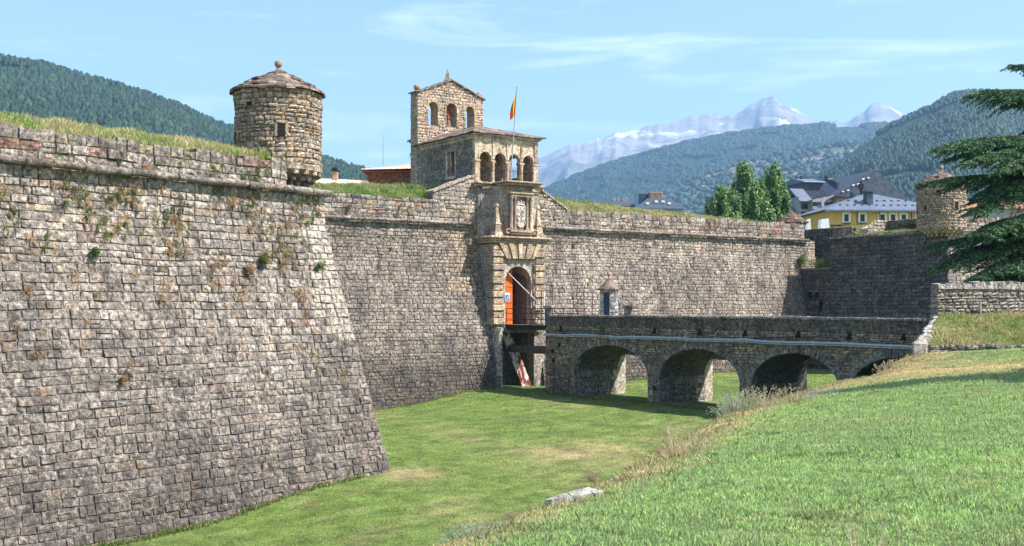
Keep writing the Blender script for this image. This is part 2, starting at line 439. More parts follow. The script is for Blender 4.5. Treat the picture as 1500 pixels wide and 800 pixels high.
# ---------------------------------------------------------------- masonry
def courses(z0, z1, lo, hi, seed):
    r = random.Random(seed); out = [z0]
    while out[-1] < z1 - lo * .6: out.append(out[-1] + r.uniform(lo, hi))
    out[-1] = z1; return out
def warp(u, z): return .055 * noise.noise((u * .45, z * .8, 2.2)) + .02 * noise.noise((u * 2.1, z * 1.5, 6.2))
def stone(mb, F, u0, u1, z0, z1, depth, tint, jit=.025, bulge=.02, g=.006):
    w, h = u1 - u0, z1 - z0
    c = min(.02, w * .2, h * .2)
    q_ = rnd.random()
    if q_ < .10: g = g * rnd.uniform(1.5, 3.2)
    elif q_ < .35: g = .001; depth *= .5
    us = [u0 + g, u0 + g + c, (u0 + u1) / 2, u1 - g - c, u1 - g]
    zs = [z0 + g, z0 + g + c, (z0 + z1) / 2, z1 - g - c, z1 - g]
    cu = [rnd.uniform(-jit, jit) for _ in range(8)]
    slx, slz = rnd.uniform(-.012, .012), rnd.uniform(-.012, .012)
    P = []
    for j, z in enumerate(zs):
        row = []
        for i, u in enumerate(us):
            fu, fz = i / 4, j / 4
            du = cu[0] * (1 - fz) * (1 - fu) + cu[1] * fz * (1 - fu) + cu[2] * (1 - fz) * fu + cu[3] * fz * fu
            dz = (cu[4] * (1 - fz) * (1 - fu) + cu[5] * fz * (1 - fu) + cu[6] * (1 - fz) * fu + cu[7] * fz * fu) * .8
            if i in (0, 4) or j in (0, 4): d = -.03
            else: d = depth + slx * (i - 2) + slz * (j - 2) + rnd.uniform(-1, 1) * bulge * .55 + (bulge if i == 2 and j == 2 else 0)
            row.append(F(u + du + rnd.uniform(-.006, .006), z + dz + rnd.uniform(-.006, .006) + (warp(u, z) if g < .03 else 0), d))
        P.append(row)
    mb.quadgrid(P, tint)
def masonry(mb, F, cz, ivals, sw, tintf, depth=(.02, .06), jit=.025, bulge=.02, g=.006):
    for z0, z1 in zip(cz[:-1], cz[1:]):
        zz = z0
        for a, b in ivals((z0 + z1) / 2):
            u = a - rnd.uniform(0, 0.001)
            while u < b - .02:
                w = rnd.uniform(*sw)
                if b - u - w < sw[0] * .6: w = b - u
                if w > 1.3 * sw[0] and rnd.random() < .05 and z1 - z0 > .3:
                    m = z0 + (z1 - z0) * rnd.uniform(.4, .6)
                    dd_ = rnd.uniform(*depth)
                    stone(mb, F, u, u + w, z0, m, dd_, tintf(u, z0), jit * .3, bulge * .4, g)
                    stone(mb, F, u, u + w, m, z1, dd_, tintf(u, m), jit * .3, bulge * .4, g)
                else: stone(mb, F, u, u + w, z0, z1, rnd.uniform(*depth), tintf(u, (z0 + z1) / 2), jit, bulge, g)
                u += w
def sheet(mb, F, us, zs, d=-.02, tint=(.22, .185, .15)):
    mb.quadgrid([[F(u, z, d) for u in us] for z in zs], tint)
def batter(z, zc):
    return max(0, zc - 1.3 - z) * .2155
def plane_map(p0, dr, nr, zc, flat=False):
    def F(u, z, d):
        a = 0 if flat else batter(z, zc)
        return (p0[0] + dr[0] * u + nr[0] * (d + a), p0[1] + dr[1] * u + nr[1] * (d + a), z)
    return F
def mixc(a, b, k): return tuple(x * (1 - k) + y * k for x, y in zip(a, b))
def scl(c, k): return tuple(x * k for x in c)
GREYS = [(.34, .285, .235), (.30, .255, .215), (.37, .32, .27), (.26, .225, .195), (.33, .27, .22), (.30, .24, .19), (.36, .30, .26)]
WARM = [(.48, .41, .335), (.52, .46, .39), (.44, .36, .285), (.50, .38, .26), (.43, .37, .32)]
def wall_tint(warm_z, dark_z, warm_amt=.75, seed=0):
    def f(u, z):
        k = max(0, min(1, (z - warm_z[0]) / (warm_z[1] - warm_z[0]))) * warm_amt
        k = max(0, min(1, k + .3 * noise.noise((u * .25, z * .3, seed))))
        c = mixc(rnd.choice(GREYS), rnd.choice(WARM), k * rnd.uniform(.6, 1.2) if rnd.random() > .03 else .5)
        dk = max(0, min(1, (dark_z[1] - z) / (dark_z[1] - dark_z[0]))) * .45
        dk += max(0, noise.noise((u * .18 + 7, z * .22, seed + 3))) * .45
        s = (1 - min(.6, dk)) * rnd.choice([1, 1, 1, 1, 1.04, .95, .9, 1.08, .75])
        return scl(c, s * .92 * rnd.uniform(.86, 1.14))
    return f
def cordon(mb, F, z, ua, ub, r=.15, tints=WARM, proud=.28, step=(.6, 1.3)):
    u = ua
    while u < ub:
        w = min(rnd.uniform(*step), ub - u + .01); b0 = len(mb.v); n = 9
        t = scl(mixc(rnd.choice(tints), (.2, .17, .14), .45), rnd.uniform(.45, .95)); rr = r * rnd.uniform(.85, 1.05); zz = z + rnd.uniform(-.02, .02); pp = proud * rnd.uniform(.8, 1.1)
        P = []
        for uu in (u + .01, u + w * .33, u + w * .66, u + w - .01):
            q = rr * rnd.uniform(.88, 1.06)
            P.append([F(uu, zz + q * math.sin(a), pp - .0 + q * math.cos(a) * 1.15 - .05) for a in [math.pi * (k / n * 1.3 - .65) for k in range(n + 1)]])
        P = [[F(u + .01, zz, -.05)] * (n + 1)] + P + [[F(u + w - .01, zz, -.05)] * (n + 1)]
        mb.quadgrid(P, t); u += w
def bank(name, rows, mat=None):
    mb = MB(); mb.quadgrid(rows, (.15, .17, .05)); o = mb.build(name, M_GROUND, smooth=True); tag(o, kind='structure'); return o
def bank_points(rows, n):
    """random points on a sheet given by rows of points"""
    A = np.array(rows); ny, nx = A.shape[:2]; T = []
    for j in range(ny - 1):
        for i in range(nx - 1):
            T.append((A[j, i], A[j, i + 1], A[j + 1, i + 1])); T.append((A[j, i], A[j + 1, i + 1], A[j + 1, i]))
    T = np.array(T); ar = np.linalg.norm(np.cross(T[:, 1] - T[:, 0], T[:, 2] - T[:, 0]), axis=1); k = rng.choice(len(T), n, p=ar / ar.sum())
    a, b = rng.random(n), rng.random(n); m = a + b > 1; a[m], b[m] = 1 - a[m], 1 - b[m]
    return T[k, 0] + a[:, None] * (T[k, 1] - T[k, 0]) + b[:, None] * (T[k, 2] - T[k, 0])
def rough_grass(name, rows, n, h, w, label, dry=.45, green=(.12, .2, .035)):
    P = bank_points(rows, n); x, y = P[:, 0], P[:, 1]
    k = np.clip(dry + .55 * wob(x, y, .9, 3) + .3 * wob(x, y, 3.1, 5) + rng.normal(0, .15, n), 0, 1)[:, None]
    c = (np.array(green) * 1.35 * (1 - k) + np.array([.60, .49, .27]) * k) * rng.uniform(.6, 1.4, (n, 1))
    hh = h * rng.uniform(.3, 1.2, n) * np.clip(.8 + .5 * wob(x, y, 1.7, 9), .35, 1.6)
    o = blades(name, P, hh, w * rng.uniform(.6, 1.4, n), c, lean=.7); tag(o, label, "grass", kind='stuff')

# ---- near bastion
ZB = 4.62; CB = (-7.6, 46.0)
dA = (-.625, -.78); nA = (.78, -.625); dBk = (-DC[1] * 1.0, DC[0]); nBk = DC   # flank runs back to the curtain
nBf = (DC[0], DC[1]); dB = (-NC[0], -NC[1])
FA = plane_map(CB, dA, nA, ZB); FB = plane_map(CB, dB, nBf, ZB)
root = thing("bastion", "huge sloping grey stone bastion filling the left, with a round turret on its corner", "bastion", (CB[0], CB[1], -6.7))
czB = courses(-9.2, ZB - .12, .21, .35, 3)
tB = wall_tint((0.5, 4.2), (-8, -2.5), .8, 1)
def tBA(u, z):
    c = tB(u, z)
    if u < .9 + rnd.uniform(-.2, .5) - .159 * max(0, 3.3 - z) and z > -1.5: c = mixc(c, (.56, .49, .40), .6)
    return c
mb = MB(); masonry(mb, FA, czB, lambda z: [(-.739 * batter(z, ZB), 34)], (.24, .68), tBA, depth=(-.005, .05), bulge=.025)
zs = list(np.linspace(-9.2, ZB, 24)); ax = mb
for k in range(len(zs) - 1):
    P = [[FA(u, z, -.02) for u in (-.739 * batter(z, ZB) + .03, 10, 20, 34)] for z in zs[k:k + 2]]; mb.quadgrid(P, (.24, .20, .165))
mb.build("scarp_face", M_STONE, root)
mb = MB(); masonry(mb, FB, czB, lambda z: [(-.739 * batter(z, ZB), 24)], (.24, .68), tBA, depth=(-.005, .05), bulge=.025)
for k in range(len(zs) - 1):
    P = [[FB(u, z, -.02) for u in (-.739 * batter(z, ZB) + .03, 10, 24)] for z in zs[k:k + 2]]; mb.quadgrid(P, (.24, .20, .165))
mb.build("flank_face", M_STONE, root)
mb = MB(); cordon(mb, FA, ZB, -.12, 34); cordon(mb, FB, ZB, -.12, 24); mb.build("cordon", M_STONE, root)
tP = wall_tint((3, 4), (-9, -8), .7, 5)
def tPar(u, z):
    c = tP(u, z)
    if rnd.random() < .12: c = mixc(c, (.30, .13, .07), .6)
    return c
def parapet(F, ua, ub, z0, ztop, seed, tf, name="parapet", root=None, thick=.8, d0=-.08, gaps=()):
    mb = MB(); cz = courses(z0, ztop, .27, .38, seed)
    G = lambda u, z, d: F(u, z, d + d0)
    masonry(mb, G, cz[:-1], lambda z: [(ua, ub)], (.35, .8), tf, depth=(-.01, .06), bulge=.03)
    # top course: uneven
    u = ua
    while u < ub:
        w = min(rnd.uniform(.3, .75), ub - u + .01); h = rnd.uniform(-.09, .07)
        t = tf(u, cz[-1]); t = scl(t, rnd.uniform(.7, 1.0))
        stone(mb, G, u, u + w, cz[-2], cz[-1] + h, rnd.uniform(0, .06), t, .03, .03)
        mb.box(lambda a, b, c: G(a, c, b), (u + .02, -thick * rnd.uniform(.7, 1), cz[-2]), (u + w - .02, .0, cz[-1] + h - .03), scl(t, .9), .015)
        u += w
    sheet(mb, G, [ua, ub], [z0 - .1, cz[-2]], -.02)
    return mb.build(name, M_STONE, root)
parapet(FA, 1.9, 34, ZB + .1, ZB + 1.12, 21, tPar, root=root)
parapet(FB, 3.6, 24, ZB + .1, ZB + 1.12, 22, tPar, root=root)
def strip_rows(F, us, prof, zfun=None):
    return [[F(u, z + (.05 * noise.noise((u * .7, d, 3.3)) if k else 0), -d) for u in us] for k, (d, z) in enumerate(prof)]
usA = list(np.linspace(-.2, 34, 50))
FAf = plane_map(CB, dA, nA, ZB, True); FBf = plane_map(CB, dB, nBf, ZB, True)
pr = [(.25, 5.62), (.7, 5.82), (1.5, 6.1), (2.6, 6.36), (4.2, 6.4), (30, 6.4)]
rowsA = strip_rows(FAf, usA, pr)
# clip against the flank side: keep the corner behind the turret low
for r_ in rowsA:
    for k, q in enumerate(r_):
        s_ = (q[0] - CB[0]) * nBf[0] + (q[1] - CB[1]) * nBf[1]
        if s_ > -1.2:
            sh = s_ + 1.2; r_[k] = (q[0] - nBf[0] * sh, q[1] - nBf[1] * sh, q[2] - .4)
bank("earth_bank", rowsA)
rough_grass("rampart_grass", rowsA[:5], 60000, .30, .022, "tall half dry grass along the top of the near bastion", .62, (.17, .25, .06))
usB = list(np.linspace(3.2, 24, 30))
rowsB = strip_rows(FBf, usB, [(.25, 5.6), (.8, 5.85), (2, 6.3), (5, 6.4)])
bank("earth_bank", rowsB)

# ---- curtain wall
ZC = 5.69
FC = plane_map((.5, 80), DC, NC, ZC)
TL, TR = -25.8, 29.3
root = thing("curtain_wall", "long grey-brown stone curtain wall running behind the bridge, pierced by the arched gate", "fortress wall", K(12, 2, -5.4))
czC = courses(-7.6, ZC - .12, .19, .31, 5)
tC = wall_tint((2.5, 5), (-6.5, -2.5), .75, 9)
def tCC(u, z):
    c = tC(u, z)
    c = mixc(c, (.40, .32, .24), .18)
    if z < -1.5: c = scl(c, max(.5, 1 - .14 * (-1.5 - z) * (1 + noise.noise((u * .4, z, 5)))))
    if u < -3: c = scl(c, .93)
    if abs(u + 5.0) < 1.2 + rnd.uniform(-.5, .5) and z > 1: c = mixc(c, (.46, .35, .23), .6)
    return c
DOOR = (-2.46, -.01)
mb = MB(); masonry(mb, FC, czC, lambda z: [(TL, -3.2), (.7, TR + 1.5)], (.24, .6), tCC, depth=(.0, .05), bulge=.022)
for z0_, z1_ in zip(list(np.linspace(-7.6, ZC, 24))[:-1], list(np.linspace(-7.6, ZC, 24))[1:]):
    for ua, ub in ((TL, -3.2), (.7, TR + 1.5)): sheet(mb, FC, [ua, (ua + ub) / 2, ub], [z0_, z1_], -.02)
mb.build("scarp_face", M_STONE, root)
mb = MB(); cordon(mb, FC, ZC, TL, -3.9, .13); cordon(mb, FC, ZC, 1.2, TR + .5, .13); mb.build("cordon", M_STONE, root)
parapet(FC, TL, -6.4, ZC + .1, ZC + 1.55, 31, tPar, root=root)
parapet(FC, 4.0, TR + .3, ZC + .1, ZC + 1.4, 32, tPar, root=root)
# ramped ends of the parapet beside the gatehouse
mb = MB()
def ramp_left(z): return [(-7.0 if z < 7.35 else max(-7.0, -6.8 + (z - 7.9) / (9.15 - 7.9) * 3.1) if z > 7.9 else -6.9, -3.55)]
def ramp_right(z): return [(1.35, 4.1 if z < 7.1 else max(1.5, 4.2 - (z - 7.1) / (8.75 - 7.1) * 2.7))]
tRub = lambda u, z: scl(mixc(rnd.choice(WARM), rnd.choice(GREYS), rnd.uniform(.1, .7)), rnd.uniform(.7, 1.1))
Gq = lambda u, z, d: FC(u, z, d - .05)
masonry(mb, Gq, courses(ZC + .1, 9.05, .24, .36, 8), ramp_left, (.28, .6), tRub, depth=(-.02, .08), bulge=.04)
masonry(mb, Gq, courses(ZC + .1, 8.75, .22, .32, 9), ramp_right, (.28, .55), tRub, depth=(-.02, .08), bulge=.04)
# solid core and sloping coping
for (ta, za, tb, zb) in ((-7.0, 7.75, -3.5, 9.1), (1.4, 8.65, 4.3, 7.05)):
    F3 = lambda t, p, z: K(t, p, z)
    mb.hexa([K(ta, -1.0, 5.6), K(tb, -1.0, 5.6), K(tb, -.06, 5.6), K(ta, -.06, 5.6), K(ta, -1.0, za), K(tb, -1.0, zb), K(tb, -.06, zb), K(ta, -.06, za)], (.2, .17, .14))
    n_ = 7
    for i in range(n_):
        a0, a1 = i / n_, (i + 1) / n_
        t0_, t1_ = ta + (tb - ta) * a0, ta + (tb - ta) * a1 - .03; z0_, z1_ = za + (zb - za) * a0, za + (zb - za) * a1; h = rnd.uniform(.08, .14)
        mb.hexa([K(t0_, -1.15, z0_ - .02), K(t1_, -1.15, z1_ - .02), K(t1_, .08, z1_ - .02), K(t0_, .08, z0_ - .02), K(t0_, -1.15, z0_ + h), K(t1_, -1.15, z1_ + h), K(t1_, .08, z1_ + h), K(t0_, .08, z0_ + h)], scl((.40, .33, .26), rnd.uniform(.75, 1.1)))
mb.build("ramped_parapet", M_RUBBLE, root)
def curt_rows(ta, tb, prof, n=40):
    return [[K(t, -d, (z(t) if callable(z) else z) + (.1 * noise.noise((t * .5, d, 8)) if k else 0)) for t in np.linspace(ta, tb, n)] for k, (d, z) in enumerate(prof)]
rowsL = curt_rows(TL, -4.0, [(.35, 7.15), (1.0, 7.35), (2.2, lambda t: 7.75 + (t + 16) * .04), (3.4, lambda t: 7.95 + (t + 16) * .05), (5.5, lambda t: 7.95 + (t + 16) * .05), (12, 7.6)])
bank("earth_bank", rowsL)
crest = lambda t: 8.15 - max(0, t - 4) * .042
rowsR = curt_rows(1.6, TR + .4, [(.35, 6.98), (1.2, lambda t: crest(t) - .55), (2.6, crest), (6, crest), (12, lambda t: crest(t) - .5)])
bank("earth_bank", rowsR)
rough_grass("rampart_grass", rowsL[:5], 26000, .28, .035, "green grass with dry patches above the left half of the gate wall", .22, (.11, .2, .04))
rough_grass("rampart_grass", rowsR[:4], 30000, .24, .035, "dry and green grass on top of the right half of the gate wall", .5, (.14, .2, .04))

# ---- far bastion: shaded flank towards the gate and sunlit face
s_end = 14.1
CF = (.5 + DC[0] * 29.2 + NC[0] * s_end, 80 + DC[1] * 29.2 + NC[1] * s_end)
nF1 = (-DC[0], -DC[1]); dF1 = NC            # flank: u from curtain outwards
P0 = (.5 + DC[0] * 29.2, 80 + DC[1] * 29.2)
FF1 = plane_map(P0, dF1, nF1, ZC)
azf = R(72.9); dF2 = (math.sin(azf), math.cos(azf)); nF2 = (dF2[1], -dF2[0])
FF2 = plane_map(CF, dF2, nF2, ZC)
root = thing("bastion", "far stone bastion right of the bridge, its flank in deep shade", "bastion", (CF[0], CF[1], -5))
czF = courses(-7.4, ZC - .12, .26, .36, 6)
tF = lambda u, z: scl(mixc(tC(u, z), (.13, .135, .145), .5), .55 * rnd.uniform(.7, 1.3))  # shade painted into the stone tints: darker and bluer than the sunlit face
k1 = .73
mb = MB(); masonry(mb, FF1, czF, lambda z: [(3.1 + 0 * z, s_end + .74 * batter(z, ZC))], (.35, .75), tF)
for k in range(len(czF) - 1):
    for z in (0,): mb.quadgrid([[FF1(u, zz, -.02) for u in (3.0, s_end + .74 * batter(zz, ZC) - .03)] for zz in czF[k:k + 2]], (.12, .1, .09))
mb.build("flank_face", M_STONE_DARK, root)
mb = MB(); masonry(mb, FF2, czF, lambda z: [(-.74 * batter(z, ZC), 30)], (.35, .8), tCC)
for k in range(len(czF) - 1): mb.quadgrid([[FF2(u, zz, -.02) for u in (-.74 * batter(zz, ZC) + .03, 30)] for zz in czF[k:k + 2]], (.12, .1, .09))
mb.build("scarp_face", M_STONE, root)
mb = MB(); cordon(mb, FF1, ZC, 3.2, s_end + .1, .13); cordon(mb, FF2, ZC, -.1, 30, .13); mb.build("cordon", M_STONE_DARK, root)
# recess beside the curtain: low casemate block with small openings
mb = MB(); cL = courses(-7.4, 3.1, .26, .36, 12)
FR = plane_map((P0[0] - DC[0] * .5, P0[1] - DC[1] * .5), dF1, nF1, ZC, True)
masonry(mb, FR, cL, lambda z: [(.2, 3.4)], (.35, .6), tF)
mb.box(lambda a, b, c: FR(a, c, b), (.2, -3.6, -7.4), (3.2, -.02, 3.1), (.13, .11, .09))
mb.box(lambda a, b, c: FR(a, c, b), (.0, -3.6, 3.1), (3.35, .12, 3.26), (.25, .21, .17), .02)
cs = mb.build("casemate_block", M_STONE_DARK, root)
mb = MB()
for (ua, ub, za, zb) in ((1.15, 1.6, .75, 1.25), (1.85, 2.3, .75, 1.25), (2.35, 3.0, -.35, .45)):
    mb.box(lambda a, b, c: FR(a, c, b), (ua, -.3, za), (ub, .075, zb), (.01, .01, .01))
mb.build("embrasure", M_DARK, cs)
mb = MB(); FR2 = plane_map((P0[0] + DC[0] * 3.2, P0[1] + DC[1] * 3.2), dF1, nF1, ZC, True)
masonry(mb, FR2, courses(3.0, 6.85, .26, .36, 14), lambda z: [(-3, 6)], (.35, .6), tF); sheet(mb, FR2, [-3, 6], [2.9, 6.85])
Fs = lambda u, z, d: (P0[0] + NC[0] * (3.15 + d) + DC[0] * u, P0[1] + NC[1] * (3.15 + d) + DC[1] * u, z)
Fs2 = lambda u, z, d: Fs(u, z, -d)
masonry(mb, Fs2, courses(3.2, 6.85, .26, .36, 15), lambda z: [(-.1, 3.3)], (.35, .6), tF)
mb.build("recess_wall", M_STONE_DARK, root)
parapet(FF1, 3.1, 5.3, ZC + .1, ZC + .9, 41, lambda u, z: scl(tPar(u, z), .8), root=root)  # flank parapet tint darkened to match the painted shade below
parapet(FF2, .2, 30, ZC + .1, ZC + 1.1, 42, tPar, root=root)
mb = MB()  # broken parapet behind the cordon: cheek and run, with sun and shade put into their tints
BL = lambda u, z, d: K(u, 6.2 + d, z)
masonry(mb, BL, courses(5.6, 7.1, .2, .32, 3), lambda z: [(29.9 + max(0, z - 6.3) * 1.1, 32.4)], (.25, .5), lambda u, z: scl(tRub(u, z), 1.15), depth=(0, .08), bulge=.04)
mb.hexa([K(29.9, 5.2, 5.5), K(32.38, 5.2, 5.5), K(32.38, 6.2, 5.5), K(29.9, 6.2, 5.5), K(30.3, 5.2, 6.4), K(32.38, 5.2, 7.1), K(32.38, 6.2, 7.1), K(30.3, 6.2, 6.4)], (.5, .42, .33))
BR = lambda u, z, d: K(32.4 - d, u, z)
masonry(mb, BR, courses(5.6, 7.1, .2, .32, 4), lambda z: [(6.22, 12.4)], (.25, .5), lambda u, z: scl(tPar(u, z), .6), depth=(0, .08), bulge=.04)
mb.box(K, (32.42, 6.2, 5.5), (33.4, 12.4, 7.08), (.3, .26, .22))
mb.build("broken_parapet", M_RUBBLE, root)
rr = []
for k, (d, z) in enumerate([(.25, 5.86), (1.5, 5.98), (2.9, 6.15), (3.6, 6.75), (6, 6.9), (26, 6.9)]):
    rr.append([(lambda q: (q[0], q[1], z + (.6 if u < 5.3 and d < 3 else 0) + .1 * noise.noise((u, d, 1))))(FF1(u, 9, -d)) for u in np.linspace(3.2, s_end - 1, 24)])
bank("earth_bank", rr); rough_grass("rampart_grass", rr[:5], 12000, .2, .04, "patchy grass on top of the far bastion", .35)
rr = [[(lambda q: (q[0], q[1], z))(FF2(u, 9, -d)) for u in np.linspace(1, 30, 20)] for d, z in [(.3, 6.5), (1.5, 6.6), (12, 6.6)]]
bank("earth_bank", rr); rough_grass("rampart_grass", rr[:2], 5000, .25, .04, "grass on the sunny edge of the far bastion", .6)

# ---- round sentry turrets
M_TUR = stone_mat("turret_rubble", .25, 9., .7, dirt=(.12, .09, .065), lichen=(.5, .44, .36), orange=.3)
def slab_roof(mb, c, R0, prof, tint, seed=0):
    """rings of uneven overlapping stone slabs; prof: list (radius, z)"""
    r_ = random.Random(seed)
    for k in range(len(prof) - 1):
        (ra, za), (rb, zb) = prof[k], prof[k + 1]; n = max(7, int(2 * math.pi * ra / .36)); off = r_.random() * 6
        for i in range(n):
            a0 = off + 2 * math.pi * i / n; a1 = off + 2 * math.pi * (i + 1 - r_.uniform(.02, .08)) / n
            ro = ra + r_.uniform(-.03, .06); ri = max(.02, rb - .18); zo = za + r_.uniform(-.02, .06); zi = zb + .03 + r_.uniform(-.01, .02); th = r_.uniform(.05, .10)
            q = lambda r, a, z: (c[0] + r * math.cos(a), c[1] + r * math.sin(a), c[2] + z)
            mb.hexa([q(ro, a0, zo - th), q(ro * r_.uniform(.97, 1.02), a1, zo - th), q(ri, a1, zi - th), q(ri, a0, zi - th), q(ro, a0, zo), q(ro * r_.uniform(.97, 1.02), a1, zo + r_.uniform(-.02, .02)), q(ri, a1, zi), q(ri, a0, zi)], scl(r_.choice(tint), r_.uniform(.6, 1.15)))
SLABT = [(.17, .12, .09), (.20, .15, .115), (.25, .19, .145), (.165, .125, .10), (.29, .23, .175), (.22, .14, .10)]
def sentry_turret(c, Rr, zt, zbot, az, label, nm="sentry_turret"):
    """c: centre xy; az: outward direction of the corner"""
    root = thing(nm, label, "turret", (c[0], c[1], zbot), "round sentry turrets on the corners of the fort")
    F = lambda u, z, d: (c[0] + (Rr + d) * math.cos(u / Rr), c[1] + (Rr + d) * math.sin(u / Rr), z)
    mb = MB(); per = 2 * math.pi * Rr
    tt = lambda u, z: scl(rnd.choice([(.44, .33, .23), (.38, .29, .21), (.48, .38, .28), (.35, .28, .22), (.48, .32, .19), (.40, .34, .28), (.30, .24, .19)]), rnd.uniform(.75, 1.12))
    masonry(mb, F, courses(zbot, zt, .12, .24, 17), lambda z: [(0, per)], (.14, .46), tt, depth=(-.01, .06), bulge=.032, jit=.04)
    mb.lathe((c[0], c[1], 0), [(0.05, zbot + .02), (Rr - .02, zbot), (Rr - .02, zt), (.05, zt)], 40, (.2, .16, .12))
    wall = mb.build("wall", M_TUR, root)
    mb = MB(); prof = []
    for k in range(9):
        f = k / 8; prof.append(((Rr + .14) * (1 - f) ** .92 + .04, zt + .03 + (.98 * Rr / 1.72) * (f ** .88)))
    slab_roof(mb, (c[0], c[1], 0), Rr, prof, SLABT, 5)
    mb.lathe((c[0], c[1], 0), [(Rr + .05, zt + .01), (.03, zt + .80 * Rr / 1.72)], 32, (.12, .09, .07)); mb.lathe((c[0], c[1], 0), [(Rr + .07, zt - .0), (Rr + .07, zt + .05)], 32, (.25, .19, .14))
    mb.build("roof", M_SLAB, root)
    zt2 = zt + .98 * Rr / 1.72 + .02
    mb = MB(); mb.lathe((c[0], c[1], 0), [(.16, zt2 - .08), (.10, zt2 + .04), (.07, zt2 + .08), (.08, zt2 + .11), (.14, zt2 + .16), (.165, zt2 + .26), (.13, zt2 + .36), (.05, zt2 + .42), (.0, zt2 + .43)], 14, (.38, .26, .19)); mb.build("finial", M_ASHLAR, root, True)
    # window slits
    for a_, zz, w, h in ((-1.30, zt - 1.95, .26, .5), (-2.05, zt - .72, .25, .14), (-2.6, zt - 2.0, .2, .3)):
        mb = MB(); fr = (.36, .27, .19)
        G = lambda a, d, z: F(Rr * (a_ + a / Rr), zz + z, d)
        mb.box(G, (-w / 2, -.3, 0), (w / 2, .085, h), (.01, .01, .01)); wd = mb.build("window", M_DARK, root)
        mb = MB(); mb.bbox(G, (-w / 2 - .14, -.1, -.03), (-w / 2, .07, h + .03), .02, fr); mb.bbox(G, (w / 2, -.1, -.03), (w / 2 + .13, .09, h + .03), .02, fr); mb.bbox(G, (-w / 2 - .1, -.1, h), (w / 2 + .1, .09, h + .12), .02, fr)
        mb.build("window_frame", M_TUR, wd)
    # stepped corbels under the overhanging corner
    for k in range(-3, 4):
        a0 = az + k * .30; mb = MB()
        G = lambda a, d, z: F(Rr * (a0 + a / Rr), z, d)
        for j in range(3):
            mb.bbox(G, (-.13, -1.0, zbot - .26 - .22 * j), (.13, .03 - .24 * j, zbot - .04 - .22 * j), .05, scl((.44, .34, .25), rnd.uniform(.8, 1.1)))
        mb.build("corbel", M_ASHLAR, root)
    mb = MB(); mb.lathe((c[0], c[1], 0), [(Rr - .55, zbot - .5), (Rr + .05, zbot - .04), (Rr + .07, zbot + .1), (Rr - .1, zbot + .12)], 36, (.42, .33, .25)); mb.build("base_ring", M_ASHLAR, root)
    return root
sentry_turret((-9.58, 46.5), 1.72, 8.72, 5.55, -.35, "big round turret on the near bastion corner, stone ball on its slab roof")
sentry_turret((CF[0] - .15, CF[1] + .9), 1.74, 9.25, 6.0, -1.9, "smaller round turret on the far bastion, partly behind cedar boughs")
cx, cy, _ = PX(1160, 330, 112)
root = thing("sentry_turret", "low turret with a rusty brown slab cone, in front of the grey apartment block", "turret", (cx, cy, 5), "round sentry turrets on the corners of the fort")
mb = MB(); F = lambda u, z, d: (cx + (1.35 + d) * math.cos(u / 1.35), cy + (1.35 + d) * math.sin(u / 1.35), z)
masonry(mb, F, courses(5, 8.35, .2, .3, 3), lambda z: [(0, 8.48)], (.25, .5), tRub); mb.build("wall", M_TUR, root)
mb = MB(); slab_roof(mb, (cx, cy, 0), 1.35, [((1.55) * (1 - k / 6) + .04, 8.35 + 1.15 * (k / 6)) for k in range(7)], [(.22, .14, .095), (.19, .13, .09), (.16, .115, .09)], 8)
mb.lathe((cx, cy, 0), [(1.45, 8.33), (.05, 9.3)], 20, (.15, .1, .08)); mb.build("roof", M_SLAB, root)

# ---------------------------------------------------------------- gatehouse
AT = (.50, .42, .33)
def ash(): return scl(rnd.choice([(.58, .44, .29), (.52, .39, .25), (.62, .48, .33), (.46, .34, .23), (.38, .29, .21)]), rnd.uniform(.8, 1.1))
gate = thing("gatehouse", "carved stone gatehouse with arched loggia and bell gable above the fortress gate", "gatehouse", K(-1.1, 0, -1.2))
T0, T1, DEP = -3.67, 1.57, 8.1       # front corners along t, depth behind
kb = lambda mb, t0, t1, p0, p1, z0, z1, bev=.025, tint=None: mb.bbox(K, (t0, p0, z0), (t1, p1, z1), bev, tint or ash())
# shaded side wall (faces the near bastion), with doorway
mb = MB(); FS = lambda u, z, d: K(T0 - d, -u, z)
def side_iv(z):
    if 9.35 < z < 11.15: return [(.12, 2.6), (3.9, DEP)]
    return [(.12, DEP)]
sd_t = lambda u, z: scl(rnd.choice([(.22, .195, .17), (.26, .22, .18), (.19, .18, .165), (.29, .24, .18)]), rnd.uniform(.8, 1.1))  # dark tints carry the shade on this side of the gatehouse
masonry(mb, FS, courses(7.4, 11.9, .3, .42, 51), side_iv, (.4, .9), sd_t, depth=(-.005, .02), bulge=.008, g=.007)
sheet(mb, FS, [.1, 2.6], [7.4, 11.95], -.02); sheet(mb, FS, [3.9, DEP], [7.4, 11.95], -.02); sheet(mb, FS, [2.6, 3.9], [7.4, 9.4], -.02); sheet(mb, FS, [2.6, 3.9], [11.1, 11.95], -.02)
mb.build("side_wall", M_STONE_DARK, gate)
mb = MB(); kb(mb, T0 - .03, T0 + .22, -4.15, -2.35, 11.0, 11.3); kb(mb, T0 - .025, T0 + .22, -3.95, -3.7, 9.3, 11.0); kb(mb, T0 - .025, T0 + .22, -2.75, -2.5, 9.3, 11.0); kb(mb, T0 - .03, T0 + .2, -4.0, -2.5, 9.1, 9.3)
dw = mb.build("doorway", M_ASHLAR, gate)
mb = MB(); mb.bbox(K, (T0 + .18, -3.75, 9.3), (T0 + .24, -3.2, 11.0), .01); mb.build("door_leaf", M_PLANK, dw)
mb = MB(); mb.box(K, (T0 + .5, -3.8, 9.2), (T0 + .6, -2.7, 11.1)); mb.build("dark_room", M_DARK, dw)
mb = MB(); FR_ = lambda u, z, d: K(T1 + d, -u, z)
